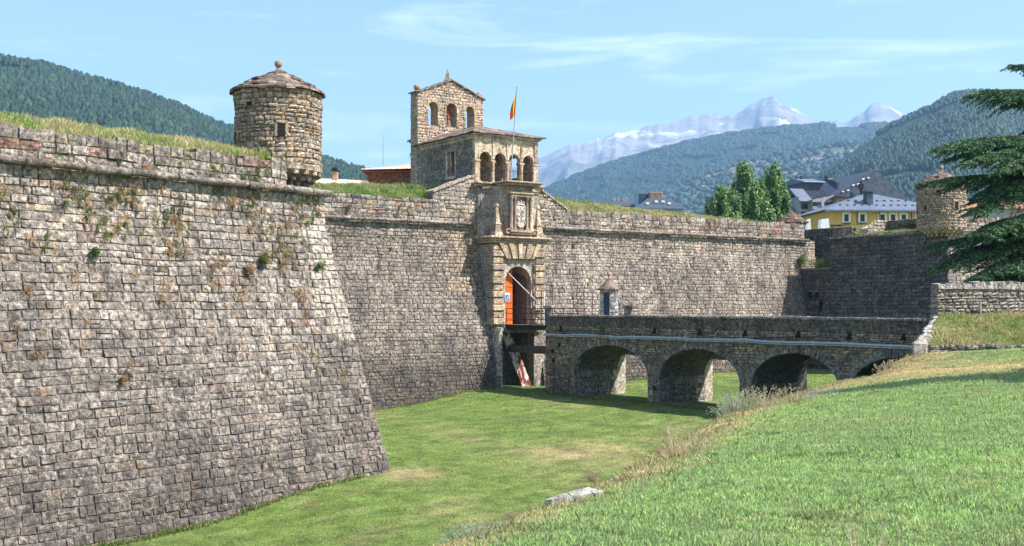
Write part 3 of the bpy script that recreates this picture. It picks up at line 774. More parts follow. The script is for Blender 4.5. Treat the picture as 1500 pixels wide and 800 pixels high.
for p0_, p1_, z0_, z1_ in ((-2.1, -.34, 7.4, 11.9), (-DEP, -3.3, 7.4, 11.9), (-3.3, -2.1, 7.4, 9.4), (-3.3, -2.1, 10.9, 11.9)): mb.box(K, (T1 - .3, p0_, z0_), (T1, p1_, z1_), (.36, .31, .25))
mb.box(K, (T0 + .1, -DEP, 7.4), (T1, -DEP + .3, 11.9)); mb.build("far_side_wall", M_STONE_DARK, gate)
mb = MB(); kb(mb, T0 + .02, T1 - .02, -DEP, -.3, 8.3, 8.62); mb.build("loggia_floor", M_ASHLAR, gate)
mb = MB(); kb(mb, T0 + .1, T1 - .35, -3.6, -3.35, 8.6, 11.9); mb.build("inner_wall", M_STONE_DARK, gate)
# loggia front: piers with capitals carrying four round arches
ZF, ZS, ZT = 8.6, 10.15, 11.62
bays = [(-3.34, -2.40), (-2.16, -1.24), (-.99, -.10), (.13, .98)]
bays = [(-3.32, -2.36), (-2.10, -1.15), (-.89, .05), (.30, 1.22)]
def arched_front(name, F, x0, x1, zb, zt, openings, d0, d1, mat, root, tint=None, seg=12, sills=None):
    """solid wall between depths d0 (outer) and d1 with round-headed openings [(a, b, zspring, zsill)]"""
    mb = MB(); cols = []
    xs = [x0]
    for (a, b, zs_, zl) in openings: xs += [a, b]
    xs.append(x1)
    t = tint or ash()
    for i in range(0, len(xs) - 1, 2):
        mb.box(F, (xs[i], d0, zb), (xs[i + 1], d1, zt), t)
    for (a, b, zs_, zl) in openings:
        c, r = (a + b) / 2, (b - a) / 2
        if zl > zb: mb.box(F, (a, d0, zb), (b, d1, zl), t)
        for k in range(seg):
            A0, A1 = math.pi * k / seg, math.pi * (k + 1) / seg
            xa, za, xb, zb_ = c - r * math.cos(A0), zs_ + r * math.sin(A0), c - r * math.cos(A1), zs_ + r * math.sin(A1)
            pts = [(xa, d0, za), (xb, d0, zb_), (xb, d1, zb_), (xa, d1, za), (xa, d0, zt), (xb, d0, zt), (xb, d1, zt), (xa, d1, zt)]
            mb.hexa([F(*p) for p in pts], t)
    return mb.build(name, mat, root)
arched_front("loggia_wall", K, T0, T1, ZF, ZT, [(a, b, ZS + .12, ZF) for a, b in bays], 0.0, -.34, M_ASHLAR, gate, (.58, .45, .31))
edges = [T0] + [v for b in bays for v in b] + [T1]
for i in range(0, len(edges) - 1, 2):
    a, b = edges[i], edges[i + 1]; mb = MB(); m = (a + b) / 2
    if i in (0, len(edges) - 2):
        kb(mb, a - .02, b + .04, -.36, .05, ZF, ZS - .12, .03); kb(mb, a - .05, b + .09, -.42, .09, ZS - .12, ZS + .02, .03); kb(mb, a - .05, b + .08, -.4, .1, ZF, ZF + .16, .03)
        if i: kb(mb, a + .06, b + .04, -.1, .09, ZS + .1, ZT, .02)
    else:
        bx, by, bz = K(m, .02, ZF)
        mb.lathe((bx, by, bz), [(.15, 0), (.15, .1), (.12, .13), (.115, ZS - ZF - .25), (.13, ZS - ZF - .22), (.16, ZS - ZF - .12), (.0, ZS - ZF - .12)], 12, ash())
        kb(mb, m - .2, m + .2, -.38, .14, ZS - .12, ZS + .02, .02)
        kb(mb, m - .035, m + .035, .0, .07, ZS + .12, ZT - .1, .01)
    mb.build("column", M_ASHLAR, gate)
for a, b in bays:   # raised arch rims
    mb = MB(); c, r = (a + b) / 2, (b - a) / 2
    for k in range(12):
        A0, A1 = math.pi * k / 12, math.pi * (k + 1) / 12
        q = lambda rr, A, p: K(c - rr * math.cos(A), p, ZS + .12 + rr * math.sin(A))
        mb.hexa([q(r + .0, A0, .0), q(r + .0, A1, .0), q(r + .0, A1, .05), q(r + .0, A0, .05), q(r + .11, A0, .0), q(r + .11, A1, .0), q(r + .11, A1, .05), q(r + .11, A0, .05)], (.50, .43, .34))
    mb.build("arch_rim", M_ASHLAR, gate)
    mb = MB(); n = 8
    for k in range(n + 1):
        t = a + .04 + (b - a - .08) * k / n; mb.tube([K(t, -.12, ZF + .08), K(t, -.12, ZF + 1.02)], .012, 5)
    for z in (ZF + .1, ZF + 1.02): mb.tube([K(a, -.12, z), K(b, -.12, z)], .02, 5)
    mb.build("railing", M_IRON, gate)
mb = MB()
for (o_, z0, z1, e) in ((.05, ZT, ZT + .16, .02), (.14, ZT + .16, ZT + .24, .02), (.26, ZT + .24, ZT + .36, .04)):
    kb(mb, T0 - o_, T1 + o_, -DEP + .4, o_, z0 + .002, z1, e, AT)
mb.build("cornice", M_ASHLAR, gate)
# low slab roof
mb = MB(); ze, zp = ZT + .38, 13.25; pk = ((T0 + T1) / 2 + .1, -DEP * .52)
cor = [(T0 - .38, .38), (T1 + .38, .38), (T1 + .38, -DEP - .1), (T0 - .38, -DEP - .1)]
for i in range(4):
    a, b = cor[i], cor[(i + 1) % 4]; ln = math.hypot(a[0] - b[0], a[1] - b[1]); rows = 12
    mb.face([K(a[0] + (pk[0] - a[0]) * .02, a[1] + (pk[1] - a[1]) * .02, ze - .04), K(b[0], b[1], ze - .04), K(*pk, zp - .06)], (.15, .11, .09))
    for j in range(rows):
        f0, f1 = j / rows, min(1, (j + 1.5) / rows); n = max(1, int(ln * (1 - f0) / .45)); off = rnd.uniform(0, .5)
        for k in range(n):
            s0, s1 = (k + rnd.uniform(-.08, .08)) / n, (k + 1 + rnd.uniform(-.12, .04)) / n
            s0, s1 = max(0, s0), min(1, s1)
            def q(s, f, dz): 
                x = a[0] + (b[0] - a[0]) * s; y = a[1] + (b[1] - a[1]) * s
                return K(x + (pk[0] - x) * f, y + (pk[1] - y) * f, ze + (zp - ze) * max(0, f) ** .9 + dz)
            up = rnd.uniform(.0, .05); f0j = f0 - rnd.uniform(-.01, .03)
            mb.hexa([q(s0, f0j, up - .05), q(s1, f0j, up - .05), q(s1, f1, -.03), q(s0, f1, -.03), q(s0, f0j, up), q(s1, f0j, up + rnd.uniform(-.02, .02)), q(s1, f1, .03), q(s0, f1, .03)], scl(rnd.choice(SLABT), rnd.uniform(.6, 1.1)))
mb.build("roof", M_SLAB, gate)
# bell gable
GP0, GP1 = -8.05, -9.1; GX0, GX1 = T0, T0 + 5.85
gt = lambda u, z: scl(rnd.choice([(.52, .39, .28), (.48, .37, .28), (.55, .44, .33), (.44, .34, .26)]), rnd.uniform(.78, 1.1))
ops = [(GX0 + .95, GX0 + 1.75), (GX0 + 2.52, GX0 + 3.42), (GX0 + 4.25, GX0 + 5.0)]
ZO0, ZO1 = 13.7, 15.05
zroof = lambda t: 16.1 + (17.25 - 16.1) * (1 - abs((t - (GX0 + GX1) / 2) / ((GX1 - GX0) / 2)))
def gable_iv(z):
    x0, x1 = GX0, GX1
    if z > 16.0:
        w = (17.2 - z) / (17.25 - 16.1) * (GX1 - GX0) / 2; m = (GX0 + GX1) / 2; x0, x1 = m - w, m + w
    iv = [x0]
    for a, b in ops:
        c, r = (a + b) / 2, (b - a) / 2 + .0
        if ZO0 < z < ZO1: iv += [a - .12, b + .12]
        elif ZO1 <= z < ZO1 + r + .15: h = math.sqrt(max(0, (r + .15) ** 2 - (z - ZO1) ** 2)); iv += [c - h, c + h]
    iv.append(x1); return [(iv[i], iv[i + 1]) for i in range(0, len(iv), 2)]
FG = lambda u, z, d: K(u, GP0 + d, z)
g_ = arched_front("bell_gable", K, GX0 + .02, GX1 - .02, 7.4, 16.05, [(a, b, ZO1, ZO0) for a, b in ops], GP0 - .03, GP1, M_TUR, gate, (.40, .31, .23))
mb = MB(); masonry(mb, FG, courses(12.0, 17.15, .16, .27, 4), gable_iv, (.2, .5), gt, depth=(-.01, .05), bulge=.03)
m = (GX0 + GX1) / 2
mb.hexa([K(GX0 + .03, GP1, 16.05), K(GX1 - .03, GP1, 16.05), K(GX1 - .03, GP0 - .03, 16.05), K(GX0 + .03, GP0 - .03, 16.05), K(m - .1, GP1, 17.15), K(m + .1, GP1, 17.15), K(m + .1, GP0 - .03, 17.15), K(m - .1, GP0 - .03, 17.15)], (.4, .31, .23))
FGs = lambda u, z, d: K(GX0 - d, -u, z)
masonry(mb, FGs, courses(7.4, 16.1, .25, .36, 6), lambda z: [(-GP0 + .02, -GP1)], (.4, .6), lambda u, z: scl(gt(u, z), .8), depth=(-.01, .03), bulge=.02)  # left face of the gable: shade put into the tint
mb.build("rubble_facing", M_TUR, g_)
for a, b in ops:
    mb = MB(); c, r = (a + b) / 2, (b - a) / 2; n = 11
    for k in range(n):
        A0, A1 = math.pi * k / n + .02, math.pi * (k + 1) / n - .02; ro = r + rnd.uniform(.17, .24); pp = GP0 + rnd.uniform(.03, .06)
        q = lambda rr, A, p: K(c - rr * math.cos(A), p, ZO1 + rr * math.sin(A))
        mb.hexa([q(r, A0, GP0 - .1), q(r, A1, GP0 - .1), q(r, A1, pp), q(r, A0, pp), q(ro, A0, GP0 - .1), q(ro, A1, GP0 - .1), q(ro, A1, pp), q(ro, A0, pp)], ash())
    for z in np.arange(ZO0, ZO1 - .1, .27):
        for x0, x1 in ((a - rnd.uniform(.14, .24), a), (b, b + rnd.uniform(.14, .24))): kb(mb, x0, x1, GP0 - .1, GP0 + rnd.uniform(.03, .06), z + .01, z + .26, .02)
    mb.build("arch_surround", M_ASHLAR, g_)
mb = MB()
for s in (0, 1):
    n = 9
    for k in range(n):
        f0, f1 = k / n, (k + 1.15) / n
        e = GX0 - .14 if s == 0 else GX1 + .14
        ta, tb = e + (m - e) * f0, e + (m - e) * min(1, f1); za, zb_ = 16.02 + 1.2 * f0, 16.02 + 1.2 * min(1, f1)
        for layer in (0, .07):
            po = .16 - layer + rnd.uniform(-.03, .03); dz = layer + rnd.uniform(0, .02)
            mb.hexa([K(ta, GP1 - po, za + dz), K(tb, GP1 - po, zb_ + dz), K(tb, GP0 + po, zb_ + dz), K(ta, GP0 + po, za + dz), K(ta, GP1 - po, za + dz + .06), K(tb, GP1 - po, zb_ + dz + .05), K(tb, GP0 + po, zb_ + dz + .05), K(ta, GP0 + po, za + dz + .06)], scl(rnd.choice(SLABT), rnd.uniform(.7, 1.2)))
mb.build("slab_coping", M_SLAB, g_)
px_, py_, pz_ = K(m, (GP0 + GP1) / 2, 17.2)
mb = MB(); mb.bbox(lambda x, y, z: (px_ + x, py_ + y, pz_ + z), (-.25, -.25, -.02), (.25, .25, .2), .04, ash())
q = [(-.2, -.2), (.2, -.2), (.2, .2), (-.2, .2)]
mb.hexa([(px_ + a * .95, py_ + b * .95, pz_ + .2) for a, b in q] + [(px_ + a * .25, py_ + b * .25, pz_ + .95) for a, b in q], ash()); mb.build("pointed_finial", M_ASHLAR, g_)
for t in (GX0 + .2, GX1 - .15):
    x, y, z = K(t, (GP0 + GP1) / 2 + .1, 16.15); mb = MB(); mb.lathe((x, y, z), [(.12, 0), (.1, .1), (.22, .2), (.26, .34), (.2, .5), (0, .58)], 12, (.4, .3, .22)); mb.build("stone_ball", M_ASHLAR, g_, True)
# bell hanging in the middle opening
cb = (ops[1][0] + ops[1][1]) / 2; bx, by, bz = K(cb, -8.55, 15.2)
bell = thing("bell", "bronze bell under a red-brown wooden yoke in the middle arch of the bell gable", "bell", (bx, by, 14.0))
mb = MB(); mb.lathe((bx, by, 13.62), [(0, .72), (.1, .7), (.17, .62), (.19, .45), (.22, .3), (.28, .12), (.36, .0), (.33, 0), (.24, .14), (.0, .5)], 20); mb.build("bell_body", M_BRONZE, bell, True)
mb = MB()
for x0, x1, z0, z1 in ((-.14, .14, 14.34, 14.62), (-.3, .3, 14.6, 14.82), (-.24, .24, 14.82, 15.05), (-.17, .17, 15.05, 15.3), (-.25, .25, 15.3, 15.5)):
    mb.bbox(K, (cb + x0, -8.68, z0), (cb + x1, -8.42, z1 - .005), .04)
mb.tube([K(ops[1][0], -8.55, 14.7), K(ops[1][1], -8.55, 14.7)], .03, 6); mb.build("yoke", M_WOODR, bell)

# ---- portal: lower rusticated gate, entablature, central pier with the coat of arms
PF = 1.9
port = MB()
kb(port, -3.4, DOOR[0], -.6, PF - .12, -1.3, 4.3, .02, (.36, .31, .25)); kb(port, DOOR[1], .86, -.6, PF - .12, -1.3, 4.3, .02, (.40, .34, .27))
kb(port, DOOR[0], DOOR[1], -.6, PF - .2, 2.95, 4.3, .02, (.4, .34, .27))
portal = port.build("portal", M_ASHLAR, gate)
def rust(a, b, z0, z1):
    z = z0; k = 0; mb = MB()
    while z < z1 - .1:
        h = .46; e = .0 if k % 2 else .1
        kb(mb, a - (.06 if k % 2 == 0 else -.02), b + (.06 if k % 2 == 0 else -.02), PF - .75 + (.2 if k % 2 else 0), PF - .02 + (.08 if k % 2 == 0 else 0), z + .02, min(z + h, z1) - .02, .05); z += h; k += 1
    mb.build("rusticated_pier", M_ASHLAR, portal)
rust(-3.4, DOOR[0] - .1, -1.2, 4.2); rust(DOOR[1] + .1, .86, -1.2, 4.2)
mb = MB(); n = 9; zl, zh = 3.32, 4.34     # flat arch of fanned stones
for k in range(n):
    a0, a1 = (k - n / 2) / n, (k + 1 - n / 2) / n; cc = (DOOR[0] + DOOR[1]) / 2; pp = PF + (.1 if k % 2 == 0 else .02)
    g = .012
    mb.hexa([K(cc + a0 * 2.3 + g, PF - .5, zl), K(cc + a1 * 2.3 - g, PF - .5, zl), K(cc + a1 * 2.3 - g, pp, zl), K(cc + a0 * 2.3 + g, pp, zl), K(cc + a0 * 3.5 + g, PF - .5, zh), K(cc + a1 * 3.5 - g, PF - .5, zh), K(cc + a1 * 3.5 - g, pp, zh), K(cc + a0 * 3.5 + g, pp, zh)], ash())
mb.build("flat_arch_stone", M_ASHLAR, portal)
ARC = (DOOR[0] + .14, DOOR[1] - .14)
arched_front("gate_arch", K, DOOR[0], DOOR[1], -1.25, 3.3, [(ARC[0], ARC[1], 1.72, -1.24)], PF - .22, PF - .8, M_ASHLAR, portal, (.52, .45, .37), 20)
mb = MB()
kb(mb, -3.55, 1.05, -.5, PF + .08, 4.36, 4.52); kb(mb, -3.68, 1.18, -.5, PF + .2, 4.52, 4.66, .03); kb(mb, -3.8, 1.3, -.5, PF + .34, 4.66, 4.82, .05)
mb.build("entablature", M_ASHLAR, portal)
# passage behind the arch
mb = MB(); arched = []
n = 14; c, r = (ARC[0] + ARC[1]) / 2, (ARC[1] - ARC[0]) / 2 + .12; prof = [(c - r, -1.22)] + [(c - r * math.cos(math.pi * k / n), 1.62 + r * math.sin(math.pi * k / n)) for k in range(n + 1)] + [(c + r, -1.22)]
mb.quadgrid([[K(x, p, z) for x, z in prof] for p in (PF - .8, -2.5, -7.0)], (.42, .36, .30)); mb.face([K(x, -7.0, z) for x, z in prof], (.1, .08, .07)); mb.build("vaulted_passage", M_ASHLAR, portal)
mb = MB(); kb(mb, c - r, c + r, -7, PF - .2, -1.4, -1.2, .01); mb.build("threshold", M_ASHLAR, portal)
# orange door leaf, half open at the left
def leaf(t0, p0, ang, w, mat, nm):
    mb = MB(); ca, sa = math.cos(ang), math.sin(ang); H = lambda x, y, z: K(t0 + x * ca - y * sa, p0 + x * sa + y * ca, z)
    pl = 5
    for k in range(pl):
        x0, x1 = w * k / pl, w * (k + 1) / pl - .012; zt = lambda x: 1.72 + math.sqrt(max(.02, 1.14 ** 2 - (1.08 - min(x, 1.08)) ** 2))
        mb.hexa([H(x0, -.04, -1.18), H(x1, -.04, -1.18), H(x1, .04, -1.18), H(x0, .04, -1.18), H(x0, -.04, zt(x0)), H(x1, -.04, zt(x1)), H(x1, .04, zt(x1)), H(x0, .04, zt(x0))])
    for z in (-.9, .3, 1.4): mb.bbox(H, (.02, .04, z), (w - .02, .075, z + .13), .01)
    return mb.build(nm, mat, gate)
leaf(ARC[0] + .03, PF - .85, -.12, 1.08, M_DOOR, "door_leaf")
leaf(ARC[1] + .03, PF - .9, -1.75, 1.0, flat_mat("brown_grey_door", (.22, .13, .10), .6, .2, 3), "door_leaf")
# upper central pier
UT0, UT1, UP = -2.2, -.15, 2.05
mb = MB(); kb(mb, UT0, UT1, -.3, UP - .25, 4.8, 8.3, .03, (.36, .30, .24))
masonry(mb, lambda u, z, d: K(UT0 - d, u, z), courses(4.85, 8.2, .38, .5, 2), lambda z: [(.3, UP - .25)], (.5, .8), lambda u, z: ash(), depth=(0, .02), bulge=.01)
kb(mb, T0 + .1, UT0, -.3, .25, 4.8, 8.3, .03, (.38, .32, .26)); kb(mb, UT1, T1 - .1, -.3, .3, 4.8, 8.3, .03, (.38, .32, .26))
# concave wings
for s, (ta, tb) in enumerate(((UT0, T0 + .25), (UT1, T1 - .25))):
    P = []
    for k in range(9):
        A = math.pi / 2 * k / 8; P.append((ta + (tb - ta) * (1 - math.cos(A)) if 1 else 0, (UP - .6) * (1 - math.sin(A)) + .3))
    mb.quadgrid([[K(x, p, z) for x, p in P] for z in (4.8, 8.3)], (.40, .34, .28))
    for z0, z1, e in ((8.0, 8.15, .1), (8.15, 8.3, .2)):
        mb.quadgrid([[K(x, p + e, z) for x, p in P] for z in (z0, z1)], (.40, .34, .28)); mb.quadgrid([[K(x, p + q, z0) for x, p in P] for q in (0, e)], (.40, .34, .28))
up = mb.build("upper_pier", M_ASHLAR, gate)
mb = MB(); kb(mb, T0 - .15, T1 + .15, -.3, .55, 8.3, 8.44, .03); kb(mb, UT0 - .35, UT1 + .35, -.3, UP + .3, 8.302, 8.45, .03); kb(mb, UT0 - .5, UT1 + .5, -.3, UP + .42, 8.452, 8.58, .04); kb(mb, T0 - .25, T1 + .25, -.3, .68, 8.442, 8.588, .04)
mb.build("balcony_ledge", M_ASHLAR, up)
mb = MB(); kb(mb, UT0 + .1, UT1 - .1, UP - .3, UP + .02, 7.55, 7.721); kb(mb, UT0 + .02, UT1 - .02, UP - .3, UP + .1, 7.72, 7.84); mb.build("frame_moulding", M_ASHLAR, up); mb = MB(); kb(mb, UT0 + .05, UT1 - .05, UP - .3, UP + .1, 5.1, 5.28); kb(mb, UT0 + .12, UT1 - .12, UP - .3, UP + .03, 4.96, 5.1); mb.build("frame_moulding", M_ASHLAR, up)
mc = (UT0 + UT1) / 2
for t in (UT0 + .2, UT0 + .52, UT1 - .2, UT1 - .52)[:4:1]:
    x, y, z = K(t, UP - .1 - (.0 if t in (UT0 + .52, UT1 - .52) else .0), 5.28); rr_ = .13 if t in (UT0 + .2, UT1 - .2) else .09
    mb = MB(); mb.lathe((x, y, z), [(rr_ + .04, 0), (rr_ + .04, .1), (rr_, .14), (rr_ * .9, 2.05), (rr_ + .04, 2.13), (rr_ + .05, 2.27)], 14, ash()); mb.build("small_column", M_ASHLAR, up, True)
# coat of arms: shield, crown and chain in relief
mb = MB(); Sx = lambda x, y, z: K(mc + x, UP - .22 + y, 6.3 + z)
sh = [(-.36, .62), (.36, .62), (.38, .1), (.33, -.35), (.15, -.68), (0, -.82), (-.15, -.68), (-.33, -.35), (-.38, .1)]
for sc_, y0, y1 in ((1.15, 0, .06), (1.0, .06, .11)):
    b = [Sx(x * sc_, y0, z * sc_) for x, z in sh]; t = [Sx(x * sc_, y1, z * sc_) for x, z in sh]; tt_ = (.62, .56, .47); mb.face(t[::-1], tt_)
    for k in range(len(sh)): j = (k + 1) % len(sh); mb.face([b[k], b[j], t[j], t[k]], tt_)
for x in (-.18, .18):
    for z in (-.3, 0.0, .33):
        mb.bbox(Sx, (x - .11, .11, z - .1), (x + .11, .16, z + .1), .03, (.60, .53, .44))
mb.bbox(Sx, (-.02, .11, -.5), (.02, .15, .55), .01, (.6, .53, .44)); mb.bbox(Sx, (-.3, .04, .68), (.3, .16, .78), .03, (.6, .53, .44))
for k in range(5): mb.tube([Sx(-.26 + .13 * k, .1, .78), Sx(-.26 + .13 * k, .1, .95 + (.08 if k == 2 else 0))], [.035, .05], 6, (.6, .53, .44))
ring = [Sx(.47 * math.cos(a), .1, -.05 + .78 * math.sin(a)) for a in np.linspace(0, 2 * math.pi, 26)]; mb.tube(ring, .04, 6, (.56, .5, .42)); mb.build("coat_of_arms", M_ASHLAR, up)
for t, w in ((UT0 - .05, .2), (UT1 + .05, .2)):
    mb = MB(); P_ = []
    for k in range(14):
        a = k * .5; rr_ = .26 - .014 * k; P_.append(K(t + rr_ * math.cos(a), UP - .05, 4.98 + .16 + rr_ * math.sin(a) * .8))
    mb.tube(P_, .06, 6, ash()); mb.build("scroll", M_ASHLAR, up)
for t in (-2.98, .45):
    ob = MB(); x, y, z = K(t, PF - .25, 4.82); q = [(-.5, -.5), (.5, -.5), (.5, .5), (-.5, .5)]
    rot = R(90 - 55.8)
    def pr_(w, zz): return [(x + w * (a * math.cos(rot) - b * math.sin(rot)), y + w * (a * math.sin(rot) + b * math.cos(rot)), z + zz) for a, b in q]
    ob.hexa(pr_(.62, 0) + pr_(.58, .3), ash()); ob.hexa(pr_(.5, .3) + pr_(.42, .8), ash()); ob.hexa(pr_(.5, .8) + pr_(.46, .88), ash()); ob.hexa(pr_(.36, .88) + pr_(.14, 1.95), ash())
    ob.lathe((x, y, z + 1.95), [(.06, 0), (.14, .08), (.15, .16), (.1, .25), (0, .28)], 10, ash()); ob.build("obelisk", M_ASHLAR, gate)
# pit below the gate
mb = MB()
kb(mb, DOOR[0] - .72, DOOR[0] - .35, -.2, PF + .25, -6.2, -1.35, .04, (.55, .48, .40)); kb(mb, -.0, .9, -.2, PF - .1, -6.2, -1.35, .04, (.4, .34, .28))
kb(mb, DOOR[0] - .4, .1, -.5, -.1, -6.2, -1.35, .02, (.2, .17, .15)); kb(mb, DOOR[0] - .6, .5, 0, PF + .1, -1.75, -1.4, .03, (.3, .26, .22))
kb(mb, DOOR[0] - 1.15, DOOR[0] - .73, .6, 2.6, -6.2, -4.6, .06, (.18, .16, .15))
mb.build("pit_wall", M_STONE, gate)

# ---- things at the gate
mb = MB(); p_ = MB()
fb = thing("footbridge", "small timber and steel footbridge between the gate and the stone bridge", "footbridge", K(-1.1, 4.2, -1.3))
for k in range(24): mb.bbox(K, (-2.42, PF - .1 + k * .2, -1.28), (.3, PF - .1 + k * .2 + .185, -1.2), .008)
mb.build("deck", M_PLANK, fb)
mb = MB(); 
for t in (-2.3, .15): mb.bbox(K, (t - .07, PF - .1, -1.5), (t + .07, 6.6, -1.285), .01)
mb.bbox(K, (-2.45, PF - .1, -1.31), (-2.425, 6.6, -1.17), .005)
mb.build("beam", M_IRON, fb)
for t in (-2.38, .25):
    mb = MB()
    for z in (-.75, -.28, -.85 + .95): pass
    for z in (-.80, -.42, -.1): mb.tube([K(t, PF + .0, z), K(t, 6.5, z)], .03, 6)
    for p in (PF + .05, 3.4, 4.9, 6.4): mb.tube([K(t, p, -1.2), K(t, p, -.1)], .032, 6)
    mb.build("railing", M_IRON, fb)
# tall grille frames where the footbridge meets the stone bridge
gr = thing("iron_gate", "open black iron gate frame standing at the end of the stone bridge", "gate", K(-.6, 6.6, -1.2))
mb = MB()
for p in (4.6, 5.9, 7.1): mb.tube([K(-2.3, p, -1.2), K(-2.3, p, 1.05)], .03, 6)
for z in (1.05,): mb.tube([K(-2.3, 4.6, z), K(-2.3, 7.1, z)], .025, 6)
mb.tube([K(-2.3, 4.6, .5), K(-2.3, 5.9, .5)], .015, 6)
mb.build("frame", M_IRON, gr)
mb = MB()
for t in (-.4, .5, 1.2): mb.tube([K(t, 6.8, -1.2), K(t, 6.8, .95)], .03, 6)
for z in (.95, -.1, .5): mb.tube([K(-.4, 6.8, z), K(1.2, 6.8, z)], .018, 6)
mb.tube([K(-.4, 6.8, -.1), K(.5, 6.8, .95)], .015, 6); mb.build("gate_leaf", M_IRON, gr)
mb = MB(); mb.tube([K(-2.2, PF + .05, 2.3), K(-2.2 + .7, 4.8, .1)], .022, 6); o = mb.build("chain", M_WHITE); tag(o, "thin pale drawbridge chain slanting down from the left of the gate arch", "chain")
mb = MB(); mb.tube([K(-1.55, 4.8, -1.2), K(-1.55, 4.8, .35)], .045, 8); mb.tube([K(-1.3, 4.8, -1.2), K(-1.3, 4.8, 1.1)], .03, 8); o = mb.build("post", M_WHITE); tag(o, "slim white post on the footbridge in front of the gate", "post")
sg = thing("sign", "small blue and white sign on the orange door", "sign", K(-2.2, PF + .0, .7))
mb = MB(); mb.bbox(K, (-2.36, PF - .2, .42), (-1.96, PF - .16, .98), .004); mb.build("panel", M_WHITE, sg)
mb = MB(); mb.bbox(K, (-2.33, PF - .162, .45), (-1.99, PF - .15, .84), .002); mb.build("blue_field", M_BLUE, sg)
mb = MB(); mb.tube([K(-2.24, PF - .14, .52), K(-2.14, PF - .14, .66), K(-2.1, PF - .14, .78)], .025, 6); mb.tube([K(-2.2, PF - .14, .64), K(-2.06, PF - .14, .58)], .02, 6); mb.build("white_symbol", M_WHITE, sg)
# rusty hanging plank below
n_ = N("peeling_rust_paint"); f = n_.noise(2.6, 8, .7, stretch=(1, 1, .5)); M_RUST = n_.fin(n_.mix(n_.ramp(f, [(.47, 0), (.52, 1)]), (.50, .45, .42), (.13, .03, .02)), n_.bump(f, .4, .02))
mb = MB(); 
def slant(x, y, z): return K(-2.35 + x + (-1.4 - z) * .30, .9 + y + (-1.4 - z) * .25, z)
mb.bbox(slant, (0, 0, -5.9), (.85, .12, -1.5), .02); o = mb.build("drawbridge_leaf", M_RUST); tag(o, "old rusty red and white plank leaning in the pit below the gate", "plank")
mb = MB(); mb.bbox(K, (-2.2, 4.0, -3.05), (-1.8, 6.6, -2.55), .02); mb.bbox(K, (-2.0, 1.5, -3.05), (-1.6, 4.2, -2.6), .02); o = mb.build("timber_beam", M_PLANK); tag(o, "dark horizontal beam under the footbridge", "beam")
# flag on the loggia balcony
bx, by, bz = K(-1.05, .45, 8.55); fp = thing("flagpole", "slim leaning flagpole with a furled red and yellow flag above the gate loggia", "flagpole", (bx, by, bz))
tip = (bx + .45, by - .5, 15.2); mb = MB(); mb.tube([(bx, by, bz), tip], [.045, .03], 8); mb.lathe(tip, [(.0, -.02), (.06, .03), (.05, .1), (0, .14)], 8); mb.build("pole", flat_mat("grey_steel", (.35, .36, .38), .4, .05), fp)
nfl = N("flag_cloth"); M_FLAG = nfl.fin(nfl.attr("tint")); nfl.b.inputs["Roughness"].default_value = .8
mb = MB(); rows = []; RED, YEL = (.55, .02, .02), (.78, .42, .02)
for i in range(15):
    f = i / 14; z = 15.0 - 1.75 * f; s = (z - bz) / (15.2 - bz); ax_, ay_ = bx + .45 * s, by - .5 * s; row = []
    for k in range(17):
        g = k / 16; amp = .06 + .06 * f; wd = .10 + .34 * math.sin(min(1, f * 1.3) * 1.45); row.append((ax_ - .02 - wd * g * (1 - .25 * f), ay_ - .05 + amp * math.sin(g * 9 + f * 2), z - g * .5 * (1 - f * .4)))
    rows.append(row)
for k in range(16):
    g = k / 16; c_ = RED if g < .22 or g > .78 else YEL
    mb.quadgrid([[r_[k], r_[k + 1]] for r_ in rows], c_)
mb.build("flag", M_FLAG, fp)

# ---------------------------------------------------------------- stone bridge
BT0, BT1, BP0, BP1 = -2.4, 1.0, 6.5, 36.2
br = thing("stone_bridge", "long low stone bridge on four round arches crossing the grassy moat", "bridge", K(-.7, 20, -5.4))
ARCHES = [(9.62, 16.49), (17.54, 23.74), (24.65, 30.21), (30.89, 36.2)]
ZSP, RISE, CROWN = -3.95, 1.68, -2.27
def arch_h(p, e=0):
    """height of the arch curve (plus ring thickness e) at p, or None"""
    for a, b in ARCHES:
        c, r = (a + b) / 2, (b - a) / 2
        if abs(p - c) < r + e: return ZSP + (RISE + e) * math.sqrt(max(0, 1 - ((p - c) / (r + e)) ** 2))
    return None
def br_iv(z, e=.42):
    iv = [BP0]
    for a, b in ARCHES:
        c, r = (a + b) / 2, (b - a) / 2
        if z < ZSP: h = r
        elif z < ZSP + RISE + e: h = (r + e * .85) * math.sqrt(max(0, 1 - ((z - ZSP) / (RISE + e)) ** 2)); h = max(h, 0)
        else: continue
        lo, hi = c - h, c + h
        if iv and len(iv) % 2 == 1 and lo <= iv[-1] + .05: iv[-1] = max(iv[-1], hi); continue
        iv += [lo, hi]
    iv.append(BP1); return [(iv[i], iv[i + 1]) for i in range(0, len(iv) - 1, 2) if iv[i + 1] - iv[i] > .05]
FN = lambda u, z, d: K(BT0 - d, u, z)
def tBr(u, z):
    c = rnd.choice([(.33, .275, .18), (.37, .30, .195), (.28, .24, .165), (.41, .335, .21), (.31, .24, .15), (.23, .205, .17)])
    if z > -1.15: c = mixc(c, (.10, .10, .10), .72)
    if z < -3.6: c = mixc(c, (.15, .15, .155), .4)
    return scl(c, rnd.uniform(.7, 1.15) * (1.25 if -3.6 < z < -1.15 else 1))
mb = MB(); masonry(mb, FN, courses(-6.0, -.62, .10, .17, 61), br_iv, (.22, .6), tBr, depth=(-.01, .02), bulge=.01, jit=.012, g=.008)
